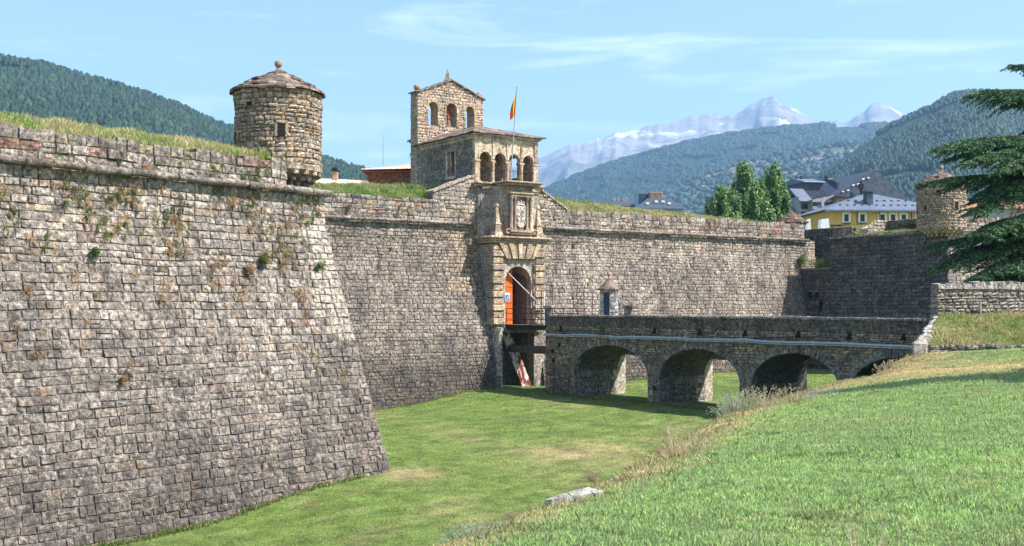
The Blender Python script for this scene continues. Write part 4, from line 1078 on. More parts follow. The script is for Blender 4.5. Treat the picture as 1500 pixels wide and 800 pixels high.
for (a, b) in [(BP0, ARCHES[0][0])] + [(ARCHES[k][1], ARCHES[k + 1][0]) for k in range(3)]:
    z = -6.0
    while z < -3.6:   # big quoin stones at the piers
        h = rnd.uniform(.35, .5); w = rnd.uniform(.35, .55) if b - a > 1.3 else (b - a) / 2
        for u0, u1 in ((a, a + w), (b - w, b)):
            stone(mb, FN, u0, u1, z, z + h, .045, scl(mixc(ash(), (.3, .28, .25), .5), .8), .01, .01)
        z += h
NS = 90; xs_ = np.linspace(BP0, BP1, 400)
def wall_sheet(t, mb):
    for k in range(len(xs_) - 1):
        p0, p1 = xs_[k], xs_[k + 1]; h = arch_h((p0 + p1) / 2)
        zb_ = -6.2 if h is None else h
        mb.quadgrid([[K(t, p0, zb_), K(t, p1, zb_)], [K(t, p0, -.62), K(t, p1, -.62)]], (.16, .14, .11))
wall_sheet(BT0 + .01, mb); wall_sheet(BT1, mb)
mb.quadgrid([[K(t, BP0, z) for t in (BT0 + .01, BT1)] for z in (-6.2, -.62)], (.25, .22, .18))
Fe = lambda u, z, d: K(u, BP0 - d, z)
masonry(mb, Fe, courses(-6.0, -.62, .3, .45, 62), lambda z: [(BT0, BT1)], (.4, .8), tBr, depth=(0, .03))
spd = mb.build("spandrel_wall", M_STONE_DARK, br)
for (a, b) in ARCHES:
    c, r = (a + b) / 2, (b - a) / 2; mb = MB(); n = 26
    P = lambda A, e, t: K(t, c - (r + e) * math.cos(A), ZSP + (RISE + e) * math.sin(A))
    for k in range(n):
        A0, A1 = math.pi * k / n + .006, math.pi * (k + 1) / n - .006; o_ = BT0 - rnd.uniform(.035, .06); e0 = rnd.uniform(-.012, .01)
        for (i0, i1) in ((e0, .42 + rnd.uniform(-.03, .04)),):
            tc_ = scl(mixc(rnd.choice([(.30, .26, .19), (.34, .3, .23), (.26, .235, .19)]), (.22, .22, .22), .3), rnd.uniform(.7, 1.15))
            mb.hexa([P(A0, i0, BT0 + .3), P(A1, i0, BT0 + .3), P(A1, i0, o_), P(A0, i0, o_), P(A0, i1, BT0 + .3), P(A1, i1, BT0 + .3), P(A1, i1, o_), P(A0, i1, o_)], tc_)
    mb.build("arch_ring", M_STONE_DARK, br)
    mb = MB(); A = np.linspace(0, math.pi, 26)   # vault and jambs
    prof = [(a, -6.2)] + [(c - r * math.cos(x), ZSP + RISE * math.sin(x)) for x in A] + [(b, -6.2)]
    mb.quadgrid([[K(t, p, z) for p, z in prof] for t in np.linspace(BT0 + .02, BT1, 5)], (.11, .105, .10))  # vault colour kept dark to stand for the shade under the arch
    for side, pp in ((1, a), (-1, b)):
        masonry(mb, (lambda u, z, d: K(u, pp + side * d, z)), courses(-6.0, ZSP, .25, .4, 63), lambda z: [(BT0, BT1)], (.35, .7), lambda u, z: scl(mixc(tBr(u, z), (.3, .27, .24), .5), .85 if u < BT1 - .7 else 1.5), depth=(0, .03))  # rear end of each jamb tinted brighter, a painted strip of sunlight
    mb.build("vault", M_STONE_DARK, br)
# wider rear deck carried on a flat beam
for a, b in zip([BP0] + [x[1] for x in ARCHES[:3]], [x[0] for x in ARCHES]):
    mb = MB(); kb(mb, BT1 + .005, BT1 + .75, a + .02, b - .02, -6.2, -3.0, .03, (.50, .43, .34)); mb.build("rear_pier", M_ASHLAR, br)
mb = MB(); kb(mb, BT1 - .3, BT1 + .8, BP0, BP1 - .5, -2.995, -2.45, .02, (.30, .28, .26)); kb(mb, BT1, BT1 + .8, BP0, BP1 - .5, -2.445, -1.3, .02, (.3, .28, .25)); mb.build("rear_beam", M_ASHLAR, br)
mb = MB(); mb.box(K, (BT0 + .1, BP0, -1.4), (BT1 + .8, BP1 + .3, -1.2), (.3, .27, .22)); mb.build("deck", M_CONC, br)
for t0, t1, nm in ((BT0 - .01, BT0 + .36, 1), (BT1 + .45, BT1 + .8, 2)):
    mb = MB(); mb.box(K, (t0 + .03, BP0 + .02, -1.3), (t1 - .03, BP1, -.63), (.22, .2, .17))
    p = BP0
    while p < BP1 - .05:
        w = min(rnd.uniform(.5, 1.0), BP1 - p); h = rnd.uniform(-.015, .015)
        mb.bbox(K, (t0 - .05, p, -.62), (t1 + .04, p + w - .02, -.49 + h), .02, scl((.34, .30, .25), rnd.uniform(.7, 1.15))); p += w
    mb.build("parapet", M_STONE, br)
for px in (823, 960, 1027, 1093, 1171, 1246, 1325):
    r_ = (px - 750) / F_PX; p = (78.3 * r_ + 1.2) / (.563 + .826 * r_) + .45
    mb = MB(); mb.box(K, (BT0 - .03, p - .1, -1.40), (BT0 + .1, p + .1, -1.2), (.012, .012, .012)); mb.bbox(K, (BT0 - .12, p - .14, -1.50), (BT0 + .0, p + .14, -1.395), .02); mb.build("drain_hole", M_DARK, br)
for p, z in ((7.3, -1.9 - .9), (7.4, -3.4), (8.0, -2.4), (17.1, -4.6), (24.2, -4.6)): mb = MB(); mb.box(K, (BT0 - .052, p - .12, z - .13), (BT0 + .1, p + .12, z + .13)); mb.build("drain_hole", M_DARK, br)
mb = MB(); P_ = []
for k in range(40):
    p = BP0 + .1 + (BP1 - .9 - BP0) * k / 39; P_.append(K(BT0 - .16, p, -1.72 - .05 * math.sin(k * .7) * (k % 7 == 3) - .02 * math.sin(p)))
mb.tube(P_, .055, 8); mb.tube([(x, y, z - .10) for x, y, z in P_], .025, 6)
for q_ in P_[::3]: mb.bbox(lambda x, y, z: (q_[0] + x, q_[1] + y, q_[2] + z), (-.035, -.035, -.15), (.035, .035, .075), .01)
o = mb.build("conduit_pipe", M_PIPE); tag(o, "pale blue conduit running along the side of the stone bridge", "pipe")
mb = MB(); P_ = [K(BT0 - .1, p, -1.45 - .25 * math.sin(min(1, (p - 11) / 19) * math.pi) ** 2 + .02 * math.sin(p * 2)) for p in np.linspace(7, 30, 40)]; mb.tube(P_, .014, 5); o = mb.build("cable", M_IRON); tag(o, "thin dark cable sagging just above the pale pipe on the bridge", "cable")
# end posts on the parapet
for (pp, t, w, h, lab) in ((6.62, BT0 + .12, .38, 1.0, "squared stone block at the gate end of the bridge parapet"), (10.0, BT1 + .6, .42, .42, "dark stone block on the far bridge parapet beside the sentry box")):
    mb = MB(); mb.bbox(K, (t - w / 2, pp - w / 2, -1.2 if pp < 7 else -.5), (t + w / 2, pp + w / 2, -.05), .04, (.24, .2, .17)); mb.bbox(K, (t - w / 2 - .05, pp - .1 - w / 2, -.052), (t + w / 2 + .05, pp + w / 2 + .45, .12), .03, (.5, .42, .32) if pp < 7 else (.2, .18, .17)); o = mb.build("parapet_block", M_STONE); tag(o, lab, "stone block")
# small sentry box on the bridge
bx, by, _ = PX(892, 450, 72.5)
sb = thing("sentry_box", "small round sentry box with stone cone roof standing on the bridge", "sentry box", (bx, by, -1.2))
mb = MB(); Rb = .56; ang0 = math.atan2(-by, -bx)
F = lambda u, z, d: (bx + (Rb + d) * math.cos(u / Rb), by + (Rb + d) * math.sin(u / Rb), z)
d0_ = (ang0 - .75) % (2 * math.pi) * Rb
masonry(mb, F, courses(-1.8, 1.12, .19, .26, 5), lambda z: [(d0_ + .52, d0_ + 2 * math.pi * Rb)], (.25, .42), lambda u, z: scl((.52, .50, .47), rnd.uniform(.7, 1.15)), depth=(0, .035), bulge=.02)
mb.lathe((bx, by, -1.8), [(Rb - .03, 0), (Rb - .03, 2.92), (0, 2.92)], 24, (.05, .05, .05)); mb.build("wall", M_STONE, sb)
mb = MB(); G = lambda a, d, z: F(d0_ + a, z, d)
mb.bbox(G, (.0, -.1, -1.2), (.07, .04, .95), .01, (.35, .33, .3)); mb.bbox(G, (.45, -.1, -1.2), (.53, .04, .95), .01, (.35, .33, .3)); mb.bbox(G, (0, -.1, .95), (.53, .05, 1.1), .01, (.35, .33, .3)); mb.build("door_frame", M_ASHLAR, sb)
mb = MB(); mb.box(G, (.07, -.12, -1.2), (.45, -.0, .95)); mb.build("doorway", flat_mat("slate_blue_shade", (.035, .05, .075), .8, .2), sb)
mb = MB(); slab_roof(mb, (bx, by, 0), Rb, [((Rb + .12) * (1 - (k / 6) ** .8) + .03, 1.15 + .75 * (k / 6)) for k in range(7)], SLABT, 2); mb.lathe((bx, by, 0), [(Rb + .08, 1.1), (Rb + .08, 1.18), (.04, 1.85)], 20, (.2, .15, .12))
mb.lathe((bx, by, 1.88), [(.06, 0), (.05, .08), (.12, .16), (.13, .24), (.07, .34), (0, .37)], 10, (.4, .2, .12)); mb.build("roof", M_SLAB, sb)

# ---------------------------------------------------------------- right bank: low kerb wall, mound, stone wall
def rubble_wall(name, A, B, z0, z1, thick, label, seed, cop=True, tf=None, mat=M_STONE):
    dx, dy = B[0] - A[0], B[1] - A[1]; Ln = math.hypot(dx, dy); d_ = (dx / Ln, dy / Ln); n_ = (d_[1], -d_[0])
    F = lambda u, z, d: (A[0] + d_[0] * u + n_[0] * d, A[1] + d_[1] * u + n_[1] * d, z)
    mb = MB(); tf = tf or (lambda u, z: scl(mixc(rnd.choice(GREYS), rnd.choice(WARM), .4), rnd.uniform(.7, 1.15)))
    masonry(mb, F, courses(z0, z1, .12, .22, seed), lambda z: [(0, Ln)], (.18, .5), tf, depth=(-.01, .06), bulge=.035, jit=.03)
    mb.box(lambda a, b, c: F(a, c, b), (0, -thick, z0), (Ln, -.01, z1 - .02), (.2, .18, .15))
    Fe_ = lambda u, z, d: (A[0] - n_[0] * u - d_[0] * d, A[1] - n_[1] * u - d_[1] * d, z)
    masonry(mb, Fe_, courses(z0, z1, .2, .3, seed + 1), lambda z: [(0, thick)], (.3, .5), tf, depth=(0, .05))
    if cop:
        u = 0
        while u < Ln:
            w = rnd.uniform(.09, .24); h = rnd.uniform(.14, .30); le = rnd.uniform(-.1, .1)
            t = scl(mixc(rnd.choice(WARM), (.5, .47, .44), .5), rnd.uniform(.65, 1.2))
            mb.hexa([F(u + a, z1 - .03 + c * h, b) if c == 0 else F(u + a + le, z1 + h + rnd.uniform(-.03, .03), b * .9) for c in (0, 1) for a, b in ((0, -thick - .04), (w, -thick - .04), (w, .07 + rnd.uniform(-.03, .04)), (0, .07))], t)
            u += w * .93
    o = mb.build(name, mat); tag(o, label, "stone wall"); return o
M_PEB = stone_mat("pebbly_wall_stone", .35, 11., .8)
rubble_wall("stone_wall", (18.35, 48.95), (32, 52.3), -1.3, .82, .45, "grey rubble wall with upright coping stones, at right in front of the cedar", 71, mat=M_PEB)
rubble_wall("kerb_wall", (16.6, 45.75), (30, 45.4), -2.2, -1.50, .5, "low rough stone kerb holding up the grassy mound at right", 73, cop=False)
mb = MB()
for k in range(12):
    f = k / 11; x, y, z = 16.5 + f * 1.9, 45.9 + f * 2.9, -1.55 + f * 1.0; s = rnd.uniform(.2, .34)
    mb.bbox(lambda a, b, c: (x + a + b * .3, y + b, z + c), (-s, -s * .8, -.5), (s, s * .8, s * .5), .08, scl((.50, .46, .40), rnd.uniform(.7, 1.1)))
o = mb.build("wing_wall", M_RUBBLE); tag(o, "sloping pale stone edge stepping down from the right end of the bridge", "stone wall")
rowsM = []
for k, (y, z) in enumerate([(45.8, -1.56), (46.4, -1.38), (47.1, -1.0), (47.9, -.55), (48.8, -.32)]):
    x0 = 16.6 + (y - 45.8) * .62
    rowsM.append([(x, y - (x - 16.6) * .026 + max(0, x - 18.2) * .27 * k / 4, z + .08 * noise.noise((x * .6, y, 2))) for x in np.linspace(x0, 32, 26)])
bank("grass_mound", rowsM); rough_grass("mound_grass", rowsM, 26000, .2, .028, "patchy yellow green grass on the mound below the stone wall", .42, (.14, .22, .04))
for px, lab in ((1436, "small white marker post against the grey rubble wall, its left one"), (1494, "small white marker post against the grey rubble wall, its right one")):
    x, y, z = PX(px, 447, 49.1 if px < 1460 else 49.7); mb = MB(); mb.bbox(lambda a, b, c: (x + a, y + b, z + c), (-.045, -.045, -.5), (.045, .045, .12), .015); mb.bbox(lambda a, b, c: (x + a, y + b, z + c), (-.05, -.05, -.1), (.05, .05, -.05), .01); o = mb.build("marker_post", M_CONC); tag(o, lab, "post", "marker posts")
# concrete slabs set in the lip of the bank
def slab(px, py, zz, w, d, rz, lab, irregular=0):
    Y = -zz * F_PX / (py - 450); x = (px - 750) / F_PX * Y; z = terr1(x, Y) + .05; ca, sa = math.cos(rz), math.sin(rz)
    mb = MB(); G = lambda a, b, c: (x + a * ca - b * sa, Y + a * sa + b * ca, z + c + a * .0)
    pts = [(-w, -d), (-w * .1, -d * 1.05), (w, -d * .9), (w * .95, d * .9), (-w * .2, d), (-w * .8, d * .75)]
    zs_ = [terr1(*G(a, b, 0)[:2]) for a, b in pts]; zm = max(zs_); b0 = [G(a, b, zz_ - z - .12) for (a, b), zz_ in zip(pts, zs_)]; t0 = [G(a * .99, b * .99, .6 * (zz_ - z) + .4 * (zm - z) + .045) for (a, b), zz_ in zip(pts, zs_)]
    mb.face(t0)
    for k in range(6): j = (k + 1) % 6; mb.face([b0[k], b0[j], t0[j], t0[k]])
    o = mb.build("concrete_slab", M_CONC); tag(o, lab, "concrete slab")
slab(836, 731, -2.4, .34, .32, .25, "pale concrete slab set in the dry grass at the front edge of the bank")
slab(1207, 587, -2.62, .5, .42, .1, "pale concrete slab in the grass near the bridge's third arch")
x, y = -13.6, 35.6; z = terr1(x, y); mb = MB(); mb.bbox(lambda a, b, c: (x + a, y + b, z + c), (-.2, -.2, -.2), (.2, .2, .38), .04); o = mb.build("stone_block", M_CONC); tag(o, "small grey stone block at the foot of the near bastion wall", "stone block")

# ---------------------------------------------------------------- hills and mountains
def interp(px, pts): return np.interp(px, [p[0] for p in pts], [p[1] for p in pts])
def ridge(name, crest, D0, D1, zb, mat, nu=260, nv=46, rough=1.0, label=None, shape=.9, back=.25, fine=0, warp=0.0, crags=0):
    px = np.linspace(crest[0][0], crest[-1][0], nu); v = np.concatenate([np.linspace(0, 1, nv), np.linspace(1.03, 1 + back, 5)])
    cy = interp(px, crest); zc = (450 - cy) / F_PX * D1
    U, Vv = np.meshgrid(px, v); D = D0 + (D1 - D0) * Vv
    Z = np.where(Vv <= 1, zb + (zc[None] - zb) * np.clip(Vv, 0, 1) ** shape, zc[None] - (Vv - 1) * (zc[None] - zb) * 1.6)
    X = (U - 750) / F_PX * D
    amp = rough * (D1 * .006) * np.clip((1 - np.abs(Vv)) * 4, 0, 1)
    n = np.zeros_like(Z); s0 = 1 / (D1 * .05)
    for j in range(Z.shape[0]):
        for i in range(Z.shape[1]):
            n[j, i] = noise.fractal((X[j, i] * s0, D[j, i] * s0 * .7, 4.2), .9, 2.1, 6)
    if crags:
        for j in range(Z.shape[0]):
            for i in range(Z.shape[1]):
                n[j, i] += crags * (noise.ridged_multi_fractal((X[j, i] * s0 * 1.6, D[j, i] * s0 * .5, 1.7), .9, 2.2, 6, .9, 2.0) - 1)
    Z = Z + n * amp
    # small roughness on the crest itself
    cr = np.array([noise.fractal((p * .09, 3.1, D1 * .001), .8, 2.2, 5) for p in px]) * D1 * (.0022 if crags else .0009) * rough; Z += cr[None] * np.clip(Vv * 2 - 1, 0, 1)
    V = np.stack([X, D, Z], -1).reshape(-1, 3); ny, nx = Z.shape; ii = np.arange(ny * nx).reshape(ny, nx)
    Fq = np.stack([ii[:-1, :-1], ii[:-1, 1:], ii[1:, 1:], ii[1:, :-1]], -1).reshape(-1, 4)
    o = np_mesh(name, V, Fq, np.full((len(V), 3), .1), mat); tag(o, label, kind='structure'); o.data.polygons.foreach_set("use_smooth", [True] * len(o.data.polygons))
    return px, v, X, D, Z
def hill_mat(name, a, b, cl, scale, clear_amt=.5, ter=False, lo=.52):
    n = N(name); f = n.noise(scale, 8, .65); g = n.noise(scale * 12, 6, .8); h = n.noise(scale * 45, 4, .8)
    c = n.mix(n.ramp(f, [(.4, 0), (.6, 1)]), a, b)
    c = n.mix(n.ramp(g, [(lo, 0), (lo + .12, clear_amt)]), c, cl)
    if ter:
        tz = n.noise(scale * 3, 5, .6, stretch=(1, 1, 16)); c = n.mix(n.ramp(tz, [(.5, 0), (.56, .8)]), c, cl)
    c = n.mix(1, c, n.ramp(h, [(.4, .25), (.6, 1.9)]), 'MULTIPLY')
    return n.fin(c, n.bump(h, 1.0, 9))
DKG, MDG, PAL = (.018, .045, .022), (.03, .062, .028), (.20, .17, .10)
M_H1 = hill_mat("dark_pine_slope", (.012, .032, .016), (.02, .045, .02), (.06, .09, .035), .004, .4)
M_H2 = hill_mat("wooded_far_slope", (.008, .032, .02), (.014, .045, .022), (.09, .09, .055), .0022, .35, lo=.58)
M_H3 = hill_mat("terraced_slope", (.03, .065, .035), (.11, .12, .07), (.30, .25, .18), .003, .6, True)
M_H4 = hill_mat("wooded_slope_with_clearings", (.012, .034, .02), (.02, .048, .024), (.26, .19, .11), .0035, .35, lo=.6)
def rock_mat():
    n = N("bare_rock_mountain"); f = n.noise(.0012, 10, .7); g = n.noise(.004, 8, .8, stretch=(1, 1, 2.5)); st = n.noise(.003, 6, .6, stretch=(.5, .5, 9)); sn = n.noise(.0016, 9, .68, stretch=(1, 1, 1.4))
    c = n.ramp(f, [(.4, (.22, .205, .20)), (.6, (.44, .415, .40))]); c = n.mix(n.ramp(g, [(.5, .0), (.56, .7)]), c, (.13, .14, .14))
    c = n.mix(n.ramp(st, [(.5, 0), (.58, .5)]), c, (.40, .385, .37))
    geo = n.new("ShaderNodeSeparateXYZ"); n.l(n.tc.outputs["Object"], geo.inputs[0])
    mp = n.new("ShaderNodeMapRange"); mp.inputs[1].default_value = 1060; mp.inputs[2].default_value = 1140; n.l(geo.outputs[2], mp.inputs[0])
    mq = n.new("ShaderNodeMapRange"); mq.inputs[1].default_value = 1360; mq.inputs[2].default_value = 1310; n.l(geo.outputs[2], mq.inputs[0])
    k = n.mix(1, n.ramp(sn, [(.535, 0), (.55, 1)]), mp.outputs[0], 'MULTIPLY'); k = n.mix(1, k, mq.outputs[0], 'MULTIPLY'); c = n.mix(k, c, (.85, .87, .9))
    n.fin(c, n.bump(g, .9, 60)); return n.m
M_ROCK = rock_mat()
FARC = [(300, 420), (560, 330), (700, 262), (790, 231), (835, 212), (870, 207), (900, 196), (950, 186), (990, 178), (1010, 170), (1030, 168), (1060, 169), (1075, 167), (1090, 160), (1105, 151), (1110, 150), (1116, 145),
        (1128, 141), (1138, 144), (1144, 150), (1152, 152), (1172, 165), (1190, 174), (1205, 179), (1225, 178), (1240, 179), (1262, 166), (1270, 158), (1280, 154), (1290, 152), (1303, 154), (1312, 162), (1335, 172), (1350, 164), (1366, 162), (1400, 172), (1480, 190), (1700, 230), (2000, 300)]
px, v, X, D, Z = ridge("mountain_range", FARC, 4800, 7600, 0, M_ROCK, 520, 60, 1.0, "distant bare rocky mountain range with snow patches", .8, crags=1.5)
woodH = ridge("wooded_hill", [(600, 420), (780, 290), (810, 275), (850, 258), (900, 240), (950, 226), (1000, 213), (1050, 203), (1100, 195), (1150, 189), (1200, 186), (1260, 186), (1320, 184), (1420, 200), (1600, 260), (1900, 330)], 2300, 4200, 0, M_H2, 300, 50, 1.3, "broad green wooded hill in front of the mountains", .75)
terrH = ridge("terraced_hill", [(800, 380), (900, 318), (960, 288), (1020, 262), (1080, 243), (1140, 228), (1200, 217), (1260, 210), (1320, 206), (1450, 215), (1700, 280)], 1900, 3000, 0, M_H3, 260, 50, 1.0, "lower terraced hill with pale field banks behind the poplar", .8)
RH = [(1040, 400), (1120, 300), (1160, 272), (1200, 252), (1240, 228), (1280, 202), (1310, 185), (1340, 170), (1365, 160), (1385, 147), (1400, 141), (1420, 139), (1450, 138), (1480, 146), (1520, 158), (1600, 160), (1750, 190), (2100, 260)]
rightH = ridge("pine_hill", RH, 900, 2000, 0, M_H4, 240, 44, .9, "steep pine covered hill at right behind the cedar", .85)
LH = [(-500, 30), (-300, 50), (-100, 76), (0, 90), (60, 99), (130, 119), (200, 139), (260, 160), (320, 187), (345, 195), (420, 222), (480, 240), (530, 254), (600, 280), (720, 340)]
leftH = ridge("pine_hill", LH, 600, 1500, 0, M_H1, 240, 44, .9, "dark pine covered hillside behind the near bastion and its turret", .85)
def forest(name, data, n, h, label, pxr, vmin, cols, spread=.34, thr=.38):
    px, v, X, D, Z = data; nv = len(v) - 4
    u = rng.uniform(pxr[0], pxr[1], n); w = 1 - (1 - vmin) * rng.random(n) ** .75
    w[:n // 14] = rng.uniform(.985, 1.0, n // 14)
    iu = np.interp(u, px, np.arange(len(px))); iv = np.interp(w, v, np.arange(len(v)))
    i0, j0 = np.floor(iu).astype(int).clip(0, len(px) - 2), np.floor(iv).astype(int).clip(0, len(v) - 2); fu, fv = iu - i0, iv - j0
    def s(A): return A[j0, i0] * (1 - fu) * (1 - fv) + A[j0, i0 + 1] * fu * (1 - fv) + A[j0 + 1, i0] * (1 - fu) * fv + A[j0 + 1, i0 + 1] * fu * fv
    x, y, z = s(X), s(D), s(Z)
    keep = np.array([noise.noise((a * .006, b * .004, 9)) < thr for a, b in zip(x, y)]); x, y, z = x[keep], y[keep], z[keep]; m = len(x)
    hh = h * rng.uniform(.55, 1.3, m); r = hh * spread * rng.uniform(.7, 1.3, m)
    rings = [(0.12, .75), (.3, 1.0), (.6, .72), (.85, .35)]; k = 6; V = np.zeros((m, len(rings) * k + 1, 3))
    a0 = rng.uniform(0, 6.28, m)
    for ri, (f, q) in enumerate(rings):
        for t in range(k):
            a = a0 + 2 * np.pi * t / k; jr = r * q * rng.uniform(.6, 1.35, m); idx = ri * k + t
            V[:, idx, 0] = x + np.cos(a) * jr; V[:, idx, 1] = y + np.sin(a) * jr; V[:, idx, 2] = z + hh * (f + rng.uniform(-.07, .07, m))
    V[:, -1] = np.stack([x + rng.normal(0, .03, m) * hh, y, z + hh], -1)
    Fc = []
    for ri in range(len(rings) - 1):
        for t in range(k):
            a, b = ri * k + t, ri * k + (t + 1) % k; Fc += [[a, b, b + k], [a, b + k, a + k]]
    top = len(rings) * k
    for t in range(k): Fc.append([(len(rings) - 1) * k + t, (len(rings) - 1) * k + (t + 1) % k, top])
    Fc = np.array(Fc); nvv = top + 1; Fa = (np.arange(m)[:, None, None] * nvv + Fc[None]).reshape(-1, 3)
    c = np.array(cols)[rng.integers(0, len(cols), m)] * rng.uniform(.6, 1.5, (m, 1)); C = np.repeat(c, nvv, 0)
    o = np_mesh(name, V.reshape(-1, 3), Fa, C, M_PINE); tag(o, label, "forest", kind='stuff')
forest("pine_forest", leftH, 21000, 9.5, "dense dark pines covering the hillside at left", (-260, 640), .42, [(.012, .032, .016), (.018, .042, .018), (.010, .026, .017), (.025, .052, .018)])
forest("pine_forest", rightH, 24000, 9.5, "dense blue-green pines covering the hill at right", (1080, 1800), .25, [(.012, .032, .018), (.018, .045, .022), (.010, .028, .018), (.028, .056, .022)], .36, .17)

forest("far_forest", woodH, 34000, 15, "dark woodland covering the broad hill in front of the mountains", (760, 1480), .3, [(.008, .026, .016), (.012, .034, .018), (.018, .042, .02)], .6)
forest("scattered_scrub", terrH, 2600, 12, "scattered trees and scrub on the terraced hill", (860, 1420), .2, [(.015, .04, .022), (.025, .052, .024)], .6)

# ---------------------------------------------------------------- leaves
def leaf_cloud(name, cen, rad, n, size, cols, root=None, mat=M_LEAF, shell=.55, updir=0.0):
    """n small leaf quads spread through a list of ellipsoids"""
    cen = np.array(cen, float); rad = np.array(rad, float); k = rng.choice(len(cen), n, p=(rad.prod(1) ** .7) / (rad.prod(1) ** .7).sum())
    d = rng.normal(size=(n, 3)); d /= np.linalg.norm(d, axis=1)[:, None]; rr = (shell + (1 - shell) * rng.random(n)) * (1 + .18 * rng.normal(size=n))
    P = cen[k] + d * rad[k] * rr[:, None]
    a = rng.normal(size=(n, 3)); a[:, 2] += updir; a /= np.linalg.norm(a, axis=1)[:, None]; b = np.cross(a, rng.normal(size=(n, 3))); b /= np.linalg.norm(b, axis=1)[:, None]
    s = size * rng.uniform(.6, 1.4, n)[:, None]
    V = np.stack([P - a * s, P + b * s * .55, P + a * s, P - b * s * .55], 1).reshape(-1, 3)
    if root is not None: V = V - np.array(root.location)
    C = np.repeat(np.array(cols)[rng.integers(0, len(cols), n)] * rng.uniform(.6, 1.4, (n, 1)), 4, 0)
    return np_mesh(name, V, np.arange(4 * n).reshape(n, 4), C, mat, root)
# poplars behind the wall
for i, (px_, ptop, pw, lab) in enumerate([(1062, 272, 30, "short bushy tree at the left foot of the poplar clump above the wall"), (1090, 236, 27, "tallest spire of the poplar clump, its bare tip rising highest"), (1112, 264, 26, "middle poplar standing lower between the two tall spires"), (1132, 239, 25, "poplar spire at the right edge of the clump, beside the grey apartment block")]):
    Y = 125 + i * 1.2; s = Y / F_PX; x, _, zt = PX(px_, ptop, Y); z0 = -3
    t = thing("poplar_tree", lab, "tree", (x, Y, z0), "poplars growing behind the right half of the gate wall")
    mb = MB(); mb.tube([(x, Y, z0), (x + .2, Y, zt * .5), (x, Y, zt - .5)], [.35, .2, .04], 7)
    r2 = random.Random(i + 3); cen, rad = [], []; bot = (450 - 330) * s
    w = pw * s; H = zt - bot
    for k in range(80):
        f = r2.random() ** .8; a = r2.uniform(0, 6.28); ro = w * (1.0 - .74 * f ** 2.0) * r2.uniform(.15, 1.0) * (1.3 if i == 0 else 1.1)
        q = (x + ro * math.cos(a), Y + ro * math.sin(a), bot - .8 + (H - .3) * f); cen.append(q); rad.append((.22 + .24 * r2.random(), .22 + .24 * r2.random(), .8 + 1.1 * r2.random()))
        if k % 3 == 0: mb.tube([(x, Y, max(z0, q[2] - 2.2)), q], [.06, .02], 5)
    cen.append((x, Y, zt - .9)); rad.append((.2, .2, .8))
    mb.build("trunk", M_BARK, t)
    leaf_cloud("crown", cen, rad, 15000, .16, [(.13, .24, .07), (.19, .31, .10), (.07, .15, .05), (.30, .40, .19)], t, shell=.2)
for i, (px_, py_, w) in enumerate([(824, 292, 9), (846, 296, 9), (868, 297, 10), (888, 299, 9)]):
    Y = 97 + i; x, _, z = PX(px_, py_, Y); w = w * Y / F_PX
    t = thing("bush", "round green bush %s behind the grassy wall top beside the gatehouse" % ["nearest the gatehouse, first", "second from the gatehouse", "third from the gatehouse", "farthest from the gatehouse"][i], "bush", (x, Y, z - 1.2), "bushes behind the right half of the gate wall")
    mb = MB(); mb.tube([(x, Y, z - 2), (x, Y, z)], [.08, .03], 5); mb.build("stem", M_BARK, t)
    leaf_cloud("foliage", [(x, Y, z - .5), (x + .3, Y, z - .8), (x - .35, Y, z - .9)], [(w, w, .55), (w * .8, w, .6), (w * .7, w, .5)], 2200, .09, [(.06, .15, .03), (.1, .2, .04)], t, shell=.3)

